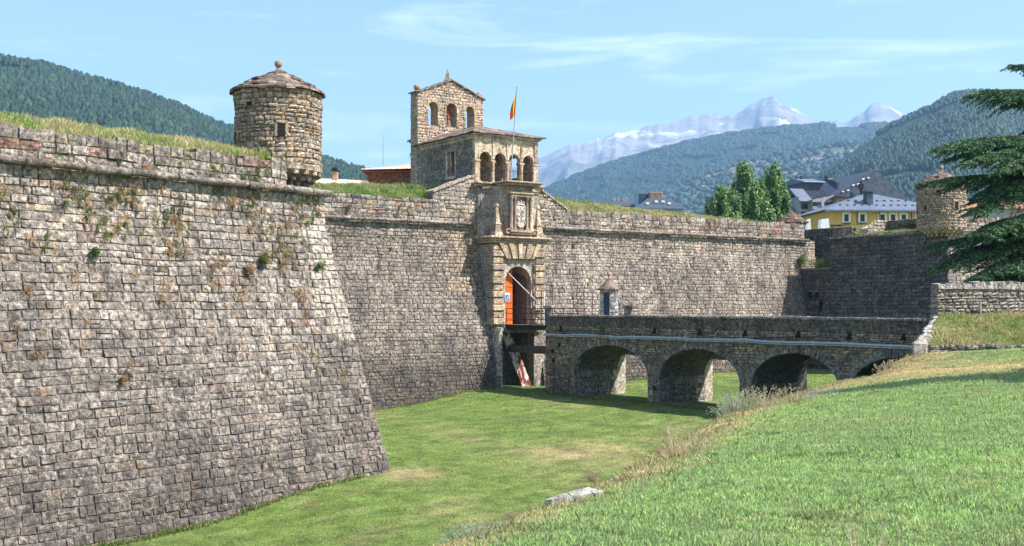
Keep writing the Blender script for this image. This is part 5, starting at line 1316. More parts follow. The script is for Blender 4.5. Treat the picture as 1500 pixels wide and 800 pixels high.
# ---------------------------------------------------------------- cedar
def cedar(loc, H, label, seed, branches, crown_n=1.0, low=.1, nrand=40, lr=(3.5, 6.5), nm="cedar_tree"):
    r2 = random.Random(seed); t = thing(nm, label, "tree", loc); x0, y0, z0 = loc
    mb = MB(); mb.tube([(x0, y0, z0 - .3), (x0, y0, z0 + H * .5), (x0 + .1, y0, z0 + H)], [.5, .3, .04], 10); trunk = mb.build("trunk", M_BARK, t)
    wood = MB(); pts, dirs, cols = [], [], []
    def spray(p, d, ln, wid):
        """one flat drooping spray of foliage: side twigs bearing needles"""
        n = max(4, int(ln / .085))
        side = Vector((-d.y, d.x, 0)).normalized()
        for k in range(n):
            f = k / n; q = p + d * ln * f + Vector((0, 0, -ln * .28 * f * f))
            for s in (-1, 1):
                tl = wid * (1 - .75 * f) * r2.uniform(.5, 1.15); m = max(3, int(tl / .055 * crown_n))
                tdir = (d * .55 + side * s * .8).normalized()
                for j in range(m):
                    g = (j + r2.random()) / m; c = q + tdir * tl * g + Vector((0, 0, -.42 * tl * g * g + r2.uniform(-.02, .03)))
                    pts.append(c); nd = tdir + Vector((r2.uniform(-.8, .8), r2.uniform(-.8, .8), r2.uniform(-.9, .25))); dirs.append(nd.normalized()); cols.append(r2.choice([(.022, .06, .03), (.04, .10, .04), (.02, .055, .03), (.09, .19, .06), (.13, .24, .09)]))
    def bough(z, az, L, rise=.05, droop=.16, wscale=1.0):
        a = R(az); d = Vector((math.sin(a), math.cos(a), 0)); side = Vector((-d.y, d.x, 0)); P = []; n = 14
        for k in range(n + 1):
            f = k / n; P.append(Vector((x0, y0, z)) + d * L * f + Vector((0, 0, L * (rise * math.sin(f * 2.2) - droop * f * f))) + side * .25 * math.sin(f * 3 + seed + z))
        wood.tube(P, [.13 * (1 - .9 * k / n) + .01 for k in range(n + 1)], 6)
        step = 0; f = .16
        while f < 1.0:
            k = f * n; i = min(n - 1, int(k)); q = P[i].lerp(P[i + 1], k - i)
            ln = (2.3 * (1 - f) ** .6 + .6) * wscale * r2.uniform(.75, 1.15) * min(1, L / 5)
            for s in (-1, 1):
                dd = (d * r2.uniform(.5, .9) + side * s * r2.uniform(.6, 1.0) + Vector((0, 0, r2.uniform(-.28, .06)))).normalized()
                spray(q + Vector((0, 0, r2.uniform(-.05, .05))), dd, ln, ln * .34)
                wood.tube([q, q + dd * ln * .8 + Vector((0, 0, -ln * .18))], [.025, .008], 4, cap=False)
            if r2.random() < .6: spray(q, (d + Vector((0, 0, -.75))).normalized(), ln * .55, ln * .22)
            f += r2.uniform(.035, .06)
        spray(P[-2], (P[-1] - P[-3]).normalized(), .8, .3)
    for b in branches: bough(*b)
    for k in range(nrand):
        f = low + (1 - low) * (k + r2.random()) / nrand; az = r2.uniform(0, 360)
        bough(z0 + H * f, az, (lr[1] + (lr[0] * .3 - lr[1]) * f) * r2.uniform(.75, 1.1), .04, .13)
    wood.build("limb", M_BARK, trunk)
    n = len(pts); P = np.array([tuple(p) for p in pts]); Dd = np.array([tuple(d) for d in dirs]); sd = np.cross(Dd, rng.normal(size=(n, 3))); sd /= np.linalg.norm(sd, axis=1)[:, None]
    ln = rng.uniform(.09, .2, n)[:, None]; w = .03
    V = np.stack([P - sd * w, P + sd * w, P + Dd * ln], 1).reshape(-1, 3) - np.array(loc)
    C = np.repeat(np.array(cols) * rng.uniform(.7, 1.35, (n, 1)), 3, 0)
    np_mesh("crown", V, np.arange(3 * n).reshape(n, 3), C, M_NEEDLE, t); return n
cx0, cy0 = 27.2, 56.0
def br_at(px, py, Y, rise=.05, droop=.14, w=1.0):
    """bough whose tip shows at photo position px, py"""
    x, y, z = PX(px, py, Y); dx, dy = x - cx0, y - cy0; L = math.hypot(dx, dy); az = math.degrees(math.atan2(dx, dy)) % 360
    return (z - L * (rise * math.sin(2.2) - droop), az, L, rise, droop, w)
vis = [br_at(1430, 136, 54.5, .06, .07, .8), br_at(1478, 98, 55.5, .06, .05, .6), br_at(1374, 217, 54, .07, .11, 1.0), br_at(1418, 178 + 60, 52.5, .04, .16, .9), br_at(1350, 270, 54.5, .06, .08, .85), br_at(1432, 290, 53, .05, .2, .9),
       br_at(1424, 316, 52, .07, .24, 1.0), br_at(1368, 360, 54.0, .05, .10, 1.0), br_at(1385, 392, 53, .05, .18, 1.0), br_at(1440, 408, 52, .04, .22, 1.0), br_at(1408, 268, 57, .05, .12, .9), br_at(1400, 372, 57, .05, .14, 1.0),
       br_at(1450, 345, 51.5, .05, .2, 1.0), br_at(1462, 250, 51.5, .05, .18, .9), br_at(1470, 400, 57, .05, .16, 1.0), br_at(1440, 230, 58, .05, .1, .9), br_at(1470, 155, 57, .05, .1, .7), br_at(1392, 232, 55.5, .05, .12, .8)]
nc = cedar((cx0, cy0, terr1(cx0, cy0)), 15.5, "dark green cedar reaching tiered boughs in from the right edge above the stone wall", 5, vis, .85, .12, 34, (2.0, 8.2))
print("cedar tris", nc)
nc = cedar((23.5, 28.0, terr1(23.5, 28.0)), 21, "cedar outside the right edge whose boughs shade the bank", 9, [], .5, .16, 46, (2.0, 6.3))

# ---------------------------------------------------------------- buildings
def quad_prism(mb, F, pts, y0, y1, tint=None):
    """extrude polygon of (x, z) between y0 and y1"""
    a = [F(x, y0, z) for x, z in pts]; b = [F(x, y1, z) for x, z in pts]; n = len(pts)
    mb.face(a, tint); mb.face(b[::-1], tint)
    for k in range(n): j = (k + 1) % n; mb.face([a[k], b[k], b[j], a[j]], tint)
def frame_at(px, Y, ang=0):
    x = (px - 750) / F_PX * Y; ca, sa = math.cos(R(ang)), math.sin(R(ang))
    return (lambda a, b, z: (x + a * ca - b * sa, Y + a * sa + b * ca, z)), Y / F_PX
def hip_roof(mb, F, x0, x1, y0, y1, ze, zr, inset, ov=.6, tint=None):
    x0 -= ov; x1 += ov; y0 -= ov; y1 += ov; ym = (y0 + y1) / 2
    A, B, C_, D_ = F(x0, y0, ze), F(x1, y0, ze), F(x1, y1, ze), F(x0, y1, ze); E, G = F(x0 + inset, ym, zr), F(x1 - inset, ym, zr)
    for f in ([A, B, G, E], [B, C_, G], [C_, D_, E, G], [D_, A, E], [A, D_, C_, B]): mb.face(f, tint)
def window(root, F, x, y, z, w, h, frame=M_WHITE, glass=M_GLASS, nm="window"):
    mb = MB(); e = .24
    for a in ((x - w / 2 - e, z - e, x + w / 2 + e, z), (x - w / 2 - e, z + h, x + w / 2 + e, z + h + e), (x - w / 2 - e, z, x - w / 2, z + h), (x + w / 2, z, x + w / 2 + e, z + h)):
        mb.box(F, (a[0], y - .08, a[1]), (a[2], y + .02, a[3]))
    o = mb.build(nm, frame, root); mb = MB(); mb.box(F, (x - w / 2, y - .03, z), (x + w / 2, y + .03, z + h)); mb.build("pane", glass, o)
# ochre house
YB = 150; F, s = frame_at(1290, YB, 4); H_ = lambda py: (450 - py) * s; Xp = lambda px: (px - 1290) * s
yb = thing("house", "ochre yellow house with a slate hip roof and white framed windows, beside the far turret", "house", F(0, 6, -12))
mb = MB(); mb.box(F, (Xp(1213), 0, -12), (Xp(1392), 14, H_(309))); mb.build("wall", M_OCHRE, yb)
mb = MB(); hip_roof(mb, F, Xp(1213), Xp(1392), 0, 14, H_(308.5), H_(277), 8.0, .9); mb.box(F, (Xp(1213) - .95, -.98, H_(308.5) - .2), (Xp(1392) + .95, -.80, H_(308.5) + .02)); rf = mb.build("roof", M_SLATE_L, yb)
mb = MB(); mb.bbox(F, (Xp(1276), 1.6, H_(304)), (Xp(1286), 2.9, H_(280)), .05); mb.bbox(F, (Xp(1275), 1.5, H_(280)), (Xp(1287), 3.0, H_(277)), .03); mb.build("chimney", M_SLATE, rf); mb = MB(); mb.bbox(F, (Xp(1273), 6.0, H_(284)), (Xp(1279), 7, H_(275)), .03); mb.build("chimney", M_SLATE, rf)
for r_i, zz in ((1, 300), (2, 291)):
    for px_ in np.arange(1222 + r_i * 11, 1345, 11): yy = (H_(zz) - H_(308.5)) / (H_(277) - H_(308.5)) * 7.9 - .9; mb = MB(); mb.bbox(F, (Xp(px_), yy - .1, H_(zz) - .02), (Xp(px_) + .28, yy + .25, H_(zz) + .16), .03); mb.build("snow_guard", M_SLATE, rf)
for px_, w_ in ((1303, 2.0),): mb = MB(); mb.bbox(F, (Xp(1288), 6.6, H_(283)), (Xp(1291), 6.9, H_(258)), .02); mb.bbox(F, (Xp(1286), 6.5, H_(269)), (Xp(1293), 7.0, H_(261)), .03); mb.build("mast", M_IRON, rf)
for px_ in (1238, 1262, 1292, 1308, 1324, 1347, 1372): window(yb, F, Xp(px_ + .5), 0, H_(325), .62 * 1.0, .98)
for px_ in (1250.5, 1284, 1332): mb = MB(); mb.tube([F(Xp(px_), -.9, H_(309)), F(Xp(px_) + .35, -.1, H_(313)), F(Xp(px_) + .35, -.1, H_(335))], .05, 6); mb.build("drainpipe", M_IRON, yb)
for px_ in (1238, 1262, 1308, 1324): mb = MB(); mb.bbox(F, (Xp(px_) - .45, -.35, H_(329)), (Xp(px_) + .55, -.05, H_(326.5)), .03); mb.build("flower_box", M_WOODR, yb)
# big slate apartment block
YA = 205; F, s = frame_at(1240, YA, 12); H_ = lambda py: (450 - py) * s; Xp = lambda px: (px - 1240) * s * 1.02
ab = thing("apartment_block", "large grey apartment block with a huge slate gable roof and stepped blue balconies", "apartment building", F(0, 10, -12))
mb = MB(); quad_prism(mb, F, [(Xp(1232), -12), (Xp(1345), -12), (Xp(1345), H_(292)), (Xp(1232), H_(286.5))], 2, 30); mb.build("wall", M_PINKR, ab)
mb = MB(); quad_prism(mb, F, [(Xp(1226), H_(284)), (Xp(1286), H_(247)), (Xp(1290), H_(247)), (Xp(1345), H_(291)), (Xp(1345), H_(293)), (Xp(1226), H_(287))], .8, 31); rf = mb.build("roof", M_SLATE, ab)
for k in range(11):
    px_ = 1243 + k * 4.4; py_ = 284 - (px_ - 1226) * .6 - 7; mb = MB(); yy = 4 + k * 1.5
    mb.bbox(F, (Xp(px_) - .25, yy - .25, H_(py_ + 10)), (Xp(px_) + .25, yy + .25, H_(py_ - 1)), .03); mb.bbox(F, (Xp(px_) - .33, yy - .33, H_(py_ - 1)), (Xp(px_) + .33, yy + .33, H_(py_ - 2.2)), .03); mb.build("chimney", M_SLATE, rf)
for px_, py_ in ((1306, 262), (1321, 267)): mb = MB(); mb.bbox(F, (Xp(px_), 6, H_(py_ + 6)), (Xp(px_) + .6, 7, H_(py_ - 2)), .03); mb.build("chimney", M_SLATE, rf)
mb = MB()
for k in range(14): px_ = 1236 + k * 2.6 + (k % 3) * 6; py_ = 284 - (px_ - 1226) * .6 + 3 + (k % 2) * 3; mb.bbox(F, (Xp(px_), .6, H_(py_)), (Xp(px_) + .3, .82, H_(py_ - 1.6)), .02)
mb.build("roof_light", M_WHITE, rf)
# balcony wing, sawtooth walls
mb = MB(); quad_prism(mb, F, [(Xp(1200), -12), (Xp(1231), -12), (Xp(1231), H_(289)), (Xp(1200), H_(291))], 3, 16); mb.build("balcony_wing", M_GREYR, ab)
for k in range(6):
    y_ = 1.0 + k * 2.9; mb = MB()
    quad_prism(mb, lambda a, b, z: F(Xp(1226) + a, y_ + b, z), [(-2.6, H_(321)), (-2.6, H_(294)), (-2.0, H_(290)), (.2, H_(284)), (3.6, H_(276)), (3.6, H_(277.5)), (.2, H_(286)), (-1.6, H_(292)), (-2.1, H_(296)), (-2.1, H_(321))], 0, .4); mb.build("fin_wall", M_GREYR, ab)
for r_i, zz in enumerate((300.5, 311.5, 321)):
    mb = MB(); mb.box(F, (Xp(1200), 1.1, H_(zz + 4)), (Xp(1231), 1.25, H_(zz))); mb.build("balcony", flat_mat("blue_balcony_panel", (.05, .13, .27), .4, .25, .9), ab)
    mb = MB(); mb.box(F, (Xp(1200), 2.96, H_(zz - .3)), (Xp(1231), 3.02, H_(zz - 6))); mb.build("window_band", M_GLASS, ab)
# stair tower and lower wings
mb = MB(); quad_prism(mb, F, [(Xp(1209), 0), (Xp(1209), H_(259)), (Xp(1241), H_(258)), (Xp(1241), 0)], 9, 18); mb.build("tower_wall", M_SLATE, ab)
mb = MB(); quad_prism(mb, lambda a, b, z: F(b, 8.4 + a, z), [(0, H_(260)), (.1, H_(258.8)), (5.4, H_(250)), (10.2, H_(258.8)), (10.2, H_(260))], Xp(1207), Xp(1242)); mb.build("tower_roof", M_SLATE_L, ab)
for q_ in (1212, 1221): mb = MB(); mb.bbox(F, (Xp(q_), 13, H_(253)), (Xp(q_) + .6, 13.6, H_(246)), .05); mb.build("chimney", M_SLATE, ab)
mb = MB(); quad_prism(mb, F, [(Xp(1183), -12), (Xp(1200), -12), (Xp(1200), H_(292)), (Xp(1183), H_(286))], 4.4, 18); mb.build("gable_wing", M_GREYR, ab)
mb = MB(); quad_prism(mb, lambda a, b, z: F(b, 3.6 + a, z), [(0, H_(293)), (.5, H_(290)), (4.2, H_(271)), (10, H_(284)), (10, H_(286)), (4.2, H_(274)), (0.2, H_(294.5))], Xp(1182), Xp(1203)); mb.build("gable_roof", M_SLATE_L, ab)
mb = MB(); quad_prism(mb, F, [(Xp(1128), -12), (Xp(1186), -12), (Xp(1186), H_(304)), (Xp(1128), H_(304))], 6.5, 20); mb.build("low_wing", M_PINKR, ab)
mb = MB(); quad_prism(mb, lambda a, b, z: F(b, 5.6 + a, z), [(0, H_(306)), (.2, H_(303)), (7, H_(283)), (14, H_(303)), (7, H_(286))], Xp(1126), Xp(1187)); mb.build("low_roof", M_SLATE_L, ab)
mb = MB(); mb.box(F, (Xp(1172), 6.2, H_(319)), (Xp(1187), 6.4, H_(313))); mb.build("balcony", flat_mat("blue_glass_panel", (.05, .16, .33), .35, .2, 1), ab)
for px_, a, b in ((1190, 296, 304), (1190, 308, 320), (1193.5, 296, 304), (1190, 322, 328)): mb = MB(); mb.box(F, (Xp(px_) - .4, 4.3, H_(b)), (Xp(px_) + .4, 4.42, H_(a))); mb.build("window", M_GLASS, ab)
mb = MB(); mb.lathe(F(Xp(1223), 2.0, H_(262)), [(0, 0), (.25, .03), (.42, .12), (.5, .25)], 14); o = mb.build("satellite_dish", M_WHITE, ab)
# white awnings at their feet
for px0, px1, pyt, Y, lab in ((1180, 1187, 320, 140, "white sheet screen left of the yellow house"), (1201, 1214, 320, 141, "pale tent roof beside the yellow house")):
    F, s = frame_at(px0, Y); w = (px1 - px0) * s; zt = (450 - pyt) * s; mb = MB(); quad_prism(mb, F, [(0, zt - 4), (w + .3, zt - 4), (w, zt), (0.2, zt - .1)], 0, 1.5); o = mb.build("awning", M_WHITE); tag(o, lab, "awning")
# distant town roofs beyond the wall
for (px0, px1, pe, pr_, Y, kind, lab) in ((898, 928, 302, 291, 330, 0, "distant slate roof with chimney stacks, left of the pyramid roof"), (932, 1000, 306, 285, 320, 1, "distant pyramid shaped slate roof with small roof windows"), (1026, 1062, 318, 309, 300, 2, "distant grey roof edge with dark tower beside the poplars")):
    F, s = frame_at((px0 + px1) / 2, Y); w = (px1 - px0) / 2 * s; H_ = lambda py: (450 - py) * s
    h = thing("town_house", lab, "house", F(0, 6, -14), "town roofs beyond the fort wall"); mb = MB(); mb.box(F, (-w, 0, -14), (w, 12, H_(pe))); mb.build("wall", M_GREYR, h)
    mb = MB(); hip_roof(mb, F, -w, w, 0, 12, H_(pe), H_(pr_), w * (.8 if kind == 1 else .25), .7); rf = mb.build("roof", M_SLATE, h)
    if kind == 0:
        for a in (-.7, -.35, .2, .5): mb = MB(); mb.bbox(F, (a * w - .4, 5, H_(pr_) - 1), (a * w + .4, 7, H_(pr_) + .8), .05); mb.build("chimney", M_GREYR, rf)
    if kind == 1:
        mb = MB(); mb.bbox(F, (-w * .35, 5, H_(pr_) - 2), (w * .25, 9, H_(pr_) + 1.3), .3); mb.build("barrel_dormer", flat_mat("brown_brick", (.25, .17, .12), .8, .3, 1), rf)
        mb = MB(); mb.bbox(F, (-w * .72, 7, H_(pr_) - 3), (-w * .38, 11, H_(pr_) + 1.0), .1); mb.build("stair_tower", M_SLATE, rf)
        for a, q in ((-.5, .35), (-.1, .5), (.2, .5), (.45, .35)): mb = MB(); mb.bbox(F, (a * w - .45, q * 6 - 1.0, H_(pe) + q * (H_(pr_) - H_(pe)) - .1), (a * w + .45, q * 6 - .2, H_(pe) + q * (H_(pr_) - H_(pe)) + .5), .05); mb.build("roof_light", M_WHITE, rf)
    if kind == 2:
        mb = MB(); mb.bbox(F, (-w * .3, 3, 0), (w * .1, 5, H_(286)), .1); mb.build("stair_tower", M_SLATE, rf)
F, s = frame_at(1440, 170); h = thing("town_house", "house with an orange tiled roof glimpsed between the far turret and the cedar", "house", F(0, 5, -12), "town roofs beyond the fort wall")
H_ = lambda py: (450 - py) * s
mb = MB(); mb.box(F, (-3, 0, -12), (9, 10, H_(306))); mb.build("wall", M_GREYR, h)
def tile_mat():
    n = N("terracotta_tiles"); w = n.new("ShaderNodeTexWave"); w.inputs["Scale"].default_value = 3.2; w.inputs["Distortion"].default_value = .6; n.l(n.tc.outputs["Object"], w.inputs["Vector"]); w.bands_direction = 'X'
    f = n.noise(5, 6, .7); c = n.ramp(f, [(.3, (.40, .25, .17)), (.55, (.60, .46, .35)), (.75, (.70, .58, .46))]); return n.fin(n.mix(1, c, n.ramp(w.outputs["Fac"], [(0, .75), (1, 1.05)]), 'MULTIPLY'), n.bump(w.outputs["Fac"], .6, .1))
M_TILE = tile_mat()
mb = MB(); hip_roof(mb, F, -3, 9, 0, 10, H_(306), H_(290), 2.5); mb.build("roof", flat_mat("orange_tiles", (.42, .20, .12), .8, .3, 4), h)
# barracks inside the fort, left of the gatehouse
def tile_rows(mb, F, A, B, C_, D_, nrow):
    """ridged pantile columns between eave A-B and ridge D-C"""
    A, B, C_, D_ = map(Vector, (A, B, C_, D_))
    for k in range(nrow):
        f0, f1 = k / nrow, (k + .9) / nrow; e0, e1 = A.lerp(B, f0), A.lerp(B, f1); r0, r1 = D_.lerp(C_, f0), D_.lerp(C_, f1); up = Vector((0, 0, .09)); m0, m1 = (e0 + e1) / 2 + up, (r0 + r1) / 2 + up
        mb.face([F(*e0), F(*m0), F(*m1), F(*r0)], scl((.60, .47, .36), rnd.uniform(.75, 1.15))); mb.face([F(*m0), F(*e1), F(*r1), F(*m1)], scl((.60, .47, .36), rnd.uniform(.75, 1.15))); mb.face([F(*e0), F(*e1), F(*m0)], (.3, .15, .1))
F, s = frame_at(570, 112, 0); H_ = lambda py: (450 - py) * s; Xp = lambda px: (px - 570) * s
bk = thing("barracks", "brown stone barracks with pale terracotta tiled roof behind the wall, left of the gatehouse", "building", F(0, 4, 4))
mb = MB(); mb.box(F, (Xp(537), 0, 4), (Xp(640), 12, H_(251))); mb.build("wall", M_BRICKR, bk)
mb = MB(); mb.face([F(Xp(529), -.8, H_(250)), F(Xp(645), -.8, H_(247.5)), F(Xp(645), 6, H_(222)), F(Xp(575), 6, H_(234))], (.4, .3, .22)); mb.face([F(Xp(529), -.8, H_(250)), F(Xp(575), 6, H_(234)), F(Xp(529), 13, H_(250))], (.4, .3, .22)); mb.face([F(Xp(575), 6, H_(234)), F(Xp(645), 6, H_(222)), F(Xp(645), 13, H_(250)), F(Xp(529), 13, H_(250))], (.4, .3, .22))
tile_rows(mb, F, (Xp(529), -.85, H_(250.2)), (Xp(645), -.85, H_(247.7)), (Xp(645), 6, H_(221.5)), (Xp(575), 6, H_(233.5)), 34); mb.build("roof", M_SLAB, bk)
mb = MB(); mb.box(F, (Xp(531), -.6, H_(253)), (Xp(645), 0, H_(251.2))); mb.build("eaves", M_WOODR, bk)
F, s = frame_at(490, 104, 0); H_ = lambda py: (450 - py) * s; Xp = lambda px: (px - 490) * s
bk = thing("barracks", "low pale tiled roof with a small chimney, beside the near turret", "building", F(0, 4, 4))
mb = MB(); mb.box(F, (Xp(400), 0, 4), (Xp(535), 10, H_(272))); mb.build("wall", M_BRICKR, bk)
mb = MB(); mb.face([F(Xp(395), -.6, H_(271)), F(Xp(545), -.6, H_(271)), F(Xp(526), 6, H_(255)), F(Xp(420), 6, H_(251))], (.5, .4, .3)); mb.face([F(Xp(545), -.6, H_(271)), F(Xp(545), 11, H_(271)), F(Xp(526), 6, H_(255))], (.4, .3, .22)); mb.face([F(Xp(545), 11, H_(271)), F(Xp(395), 11, H_(271)), F(Xp(420), 6, H_(251)), F(Xp(526), 6, H_(255))], (.4, .3, .22))
tile_rows(mb, F, (Xp(395), -.65, H_(271)), (Xp(545), -.65, H_(271)), (Xp(526), 6, H_(254.6)), (Xp(420), 6, H_(250.6)), 44); rf = mb.build("roof", M_SLAB, bk)
mb = MB(); mb.bbox(F, (Xp(476), 4, H_(262)), (Xp(484), 4.7, H_(243)), .03, (.5, .33, .22)); mb.build("chimney", M_ASHLAR, rf); mb = MB(); mb.bbox(F, (Xp(474.5), 3.9, H_(243)), (Xp(485.5), 4.8, H_(241)), .02); mb.bbox(F, (Xp(476.5), 4.0, H_(241)), (Xp(483.5), 4.7, H_(237.5)), .02); mb.build("chimney_cap", M_IRON, rf)
x, y, z = PX(561.5, 195, 130); mb = MB(); mb.tube([(x, y, 5), (x, y, z - 1.5), (x, y, z)], [.06, .05, .02], 6); o = mb.build("radio_mast", flat_mat("mast_grey", (.3, .33, .36), .5, .05)); tag(o, "thin radio mast rising behind the barracks roof against the sky", "mast")
x, y, z = PX(604, 238, 118); t = thing("pine_tree", "dark pine top peeping out behind the left wall of the gatehouse", "tree", (x, y, 4)); mb = MB(); mb.tube([(x + .6, y, 4), (x + .6, y, z + 2)], [.2, .05], 6); mb.build("trunk", M_BARK, t)
leaf_cloud("crown", [(x - .2, y, z - .6), (x + .2, y, z + .8), (x, y, z + 2.2), (x + 1.2, y, z)], [(.8, .6, .25), (.5, .5, .2), (.45, .4, .2), (.8, .6, 1.5)], 1800, .12, [(.02, .05, .025), (.03, .07, .03)], t, shell=.2)

# ---------------------------------------------------------------- weeds
def stalk_clump(name, x, y, n, h, spread, cols, label, z=None, seeds=True, cat="weed", group=None, size=1.0):
    t = thing(name, label, cat, (x, y, (terr1(x, y) if z is None else z)), group); z0 = t.location.z; mb = MB()
    for k in range(n):
        a = rnd.uniform(0, 6.28); r0 = spread * rnd.random(); l = rnd.uniform(.1, .8) * h; hh = h * rnd.uniform(.25, 1.0)
        bx, by = x + r0 * math.cos(a) * .6, y + r0 * math.sin(a) * .6; tx, ty = bx + l * math.cos(a), by + l * math.sin(a)
        c = scl(rnd.choice(cols), rnd.uniform(.7, 1.2)); zb = z0 if z is not None else terr1(bx, by)
        w = .0045 * size; mb.face([(bx - w, by, zb - .02), (bx + w, by, zb - .02), ((bx * .5 + tx * .5) + w * .7, by * .5 + ty * .5, zb + hh * .6), ((bx * .5 + tx * .5) - w * .7, by * .5 + ty * .5, zb + hh * .6)], c)
        mb.face([((bx * .5 + tx * .5) - w * .7, by * .5 + ty * .5, zb + hh * .6), ((bx * .5 + tx * .5) + w * .7, by * .5 + ty * .5, zb + hh * .6), (tx, ty, zb + hh)], c)
        if seeds:
            for j in range(4): q = (tx + rnd.uniform(-.03, .03), ty + rnd.uniform(-.03, .03), zb + hh + rnd.uniform(-.08, .04)); e = .006 * size; mb.face([(q[0] - e, q[1], q[2] - e), (q[0] + e, q[1], q[2] - e), (q[0] + e, q[1], q[2] + e), (q[0] - e, q[1], q[2] + e)], scl(c, 1.15))
    mb.build("stalk", M_BLADE, t); return t
DRY = [(.5, .40, .22), (.42, .33, .18), (.55, .47, .30)]; PALEG = [(.42, .45, .30), (.5, .5, .36), (.3, .36, .18)]
def gp(px, py):
    """ground point on the upper bank seen at px, py"""
    Y = np.arange(8, 60, .1); x = (px - 750) / F_PX * Y
    k = np.argmax(-(py - 450) / F_PX * Y <= terrain(x, Y)); return float(x[k]), float(Y[k])
for px_, py_, n, h, sp, co, lab in [(870, 706, 60, .42, .35, DRY, "clump of dry yellow stalks above the nearer concrete slab"), (1078, 606, 150, .55, .7, PALEG, "pale whitish weed clump in front of the bridge pier"), (1120, 597, 50, .55, .6, DRY, "tall dry brown stalks against the dark third arch of the bridge"),
        (1165, 590, 50, .4, .9, DRY, "dry stalks along the lip below the third arch"), (1000, 668, 60, .5, .6, DRY, "thin straw coloured stalks leaning left on the lip of the bank"), (1262, 553, 50, .4, .5, DRY, "dry grass clump beside the fourth bridge arch"), (1300, 541, 40, .35, .6, DRY, "straw coloured stalks in front of the fourth bridge arch"),
        (755, 760, 60, .18, .4, DRY, "low dry tuft on the front edge of the bank"), (690, 788, 50, .14, .5, PALEG, "pale grassy tuft at the bottom edge of the picture")]:
    x, y = gp(px_, py_); stalk_clump("weed_clump", x, y, int(n * 1.3), h, sp, co, lab, group="tall weeds along the lip of the bank", size=1.0 + y / 30)
# dry grass all along the lip
m = 17000; tt = rng.random(m); LP = np.array(LIP[2:12]); seg = np.concatenate([[0], np.cumsum(np.hypot(*np.diff(LP[:, :2], axis=0).T))]); q = tt * seg[-1]
lx = np.interp(q, seg, LP[:, 0]) + rng.normal(0, .55, m); ly = np.interp(q, seg, LP[:, 1]) + rng.normal(0, .55, m); k = rng.random((m, 1)) < .72
c = np.where(k, np.array([.42, .33, .18]), np.array([.16, .22, .07])) * rng.uniform(.6, 1.35, (m, 1))
o = blades("dry_grass", np.stack([lx, ly, terrain(lx, ly)], -1), rng.uniform(.02, .10, m) * (1 + .5 * wob(lx, ly, 2, 3)), rng.uniform(.005, .011, m) * (.6 + ly / 25), c, lean=.8); tag(o, "dry straw coloured grass along the lip of the grassy bank", "grass", kind='stuff')
# longer unmown grass against the foot of the walls and piers
bx_, by_ = [], []
def foot(F, ua, ub, n):
    U = np.linspace(ua, ub, 24); Zs = []
    for u in U:
        z = -6.5
        for _k in range(4): x, y, _q = F(u, z, 0); z = terr1(x, y)
        Zs.append(z)
    for _ in range(n):
        u = rnd.uniform(ua, ub); z = float(np.interp(u, U, Zs))
        x, y, _q = F(u, z, abs(rnd.gauss(.05, .14))); bx_.append(x); by_.append(y)
foot(FA, 0, 22, 2600); foot(FC, -17, -3.6, 1200); foot(FC, 1, 28, 1200); foot(FN, 6.6, 28, 900)
m = len(bx_); bx_, by_ = np.repeat(np.array(bx_), 4) + rng.normal(0, .04, 4 * m), np.repeat(np.array(by_), 4) + rng.normal(0, .04, 4 * m); m *= 4
k = rng.random((m, 1)) < .35
c = np.where(k, np.array([.45, .37, .2]), np.array([.14, .22, .05])) * rng.uniform(.6, 1.4, (m, 1))
o = blades("grass", np.stack([bx_, by_, terrain(bx_, by_)], -1), rng.uniform(.05, .22, m) * np.clip(.8 + .7 * wob(bx_, by_, 1.3, 2), .2, 2), rng.uniform(.02, .04, m), c, lean=.8); tag(o, "longer uncut grass against the foot of the fort walls", "grass", kind='stuff')
# plants rooted in the walls
def wall_tufts(name, F, us, zs, n, cols, size, label, dens=None, hang=.5):
    P = []; C = []; A = []
    for _ in range(n):
        for _try in range(6):
            u, z = rnd.uniform(*us), zs[0] + (zs[1] - zs[0]) * rnd.random() ** .55
            if noise.noise((u * .6, z * .5, 12)) > -.05 + .3 * rnd.random(): break
        m = rnd.randint(5, 26); col = rnd.choice(cols); s = size * rnd.uniform(.3, 1.5)
        for k in range(m):
            p = Vector(F(u + rnd.uniform(-.35, .35) * s, z + rnd.uniform(-.3, .5) * s, .05)); d = Vector(F(u + rnd.uniform(-1, 1), z + rnd.uniform(-1 - hang, 1 - hang), .8)) - Vector(F(u, z, 0)); d.normalize()
            P.append(p); A.append(d * s * rnd.uniform(.4, 1)); C.append(scl(col, rnd.uniform(.65, 1.25)))
    P = np.array([tuple(p) for p in P]); A = np.array([tuple(a) for a in A]); n_ = len(P); sd = np.cross(A, rng.normal(size=(n_, 3))); sd /= np.linalg.norm(sd, axis=1)[:, None] + 1e-9; w = .016
    V = np.stack([P - sd * w, P + sd * w, P + A], 1).reshape(-1, 3); o = np_mesh(name, V, np.arange(3 * n_).reshape(n_, 3), np.repeat(np.array(C), 3, 0), M_BLADE); tag(o, label, "weeds", kind='stuff')
ORG, GRN = [(.42, .24, .11), (.40, .28, .15), (.48, .35, .19), (.50, .38, .22)], [(.09, .17, .04), (.14, .22, .06), (.2, .24, .08)]
wall_tufts("wall_weeds", FA, (.2, 24), (-3, 4.4), 360, ORG, .26, "dry rusty orange weeds growing in the joints of the near bastion", hang=.7)
wall_tufts("wall_weeds", FA, (.2, 24), (1.0, 5.4), 420, GRN, .2, "small green plants in the upper joints of the near bastion", hang=.2)
wall_tufts("wall_weeds", FC, (-18, 29), (1.0, 6.9), 420, ORG + GRN, .2, "small green and rusty plants in the gate wall joints", hang=.4)
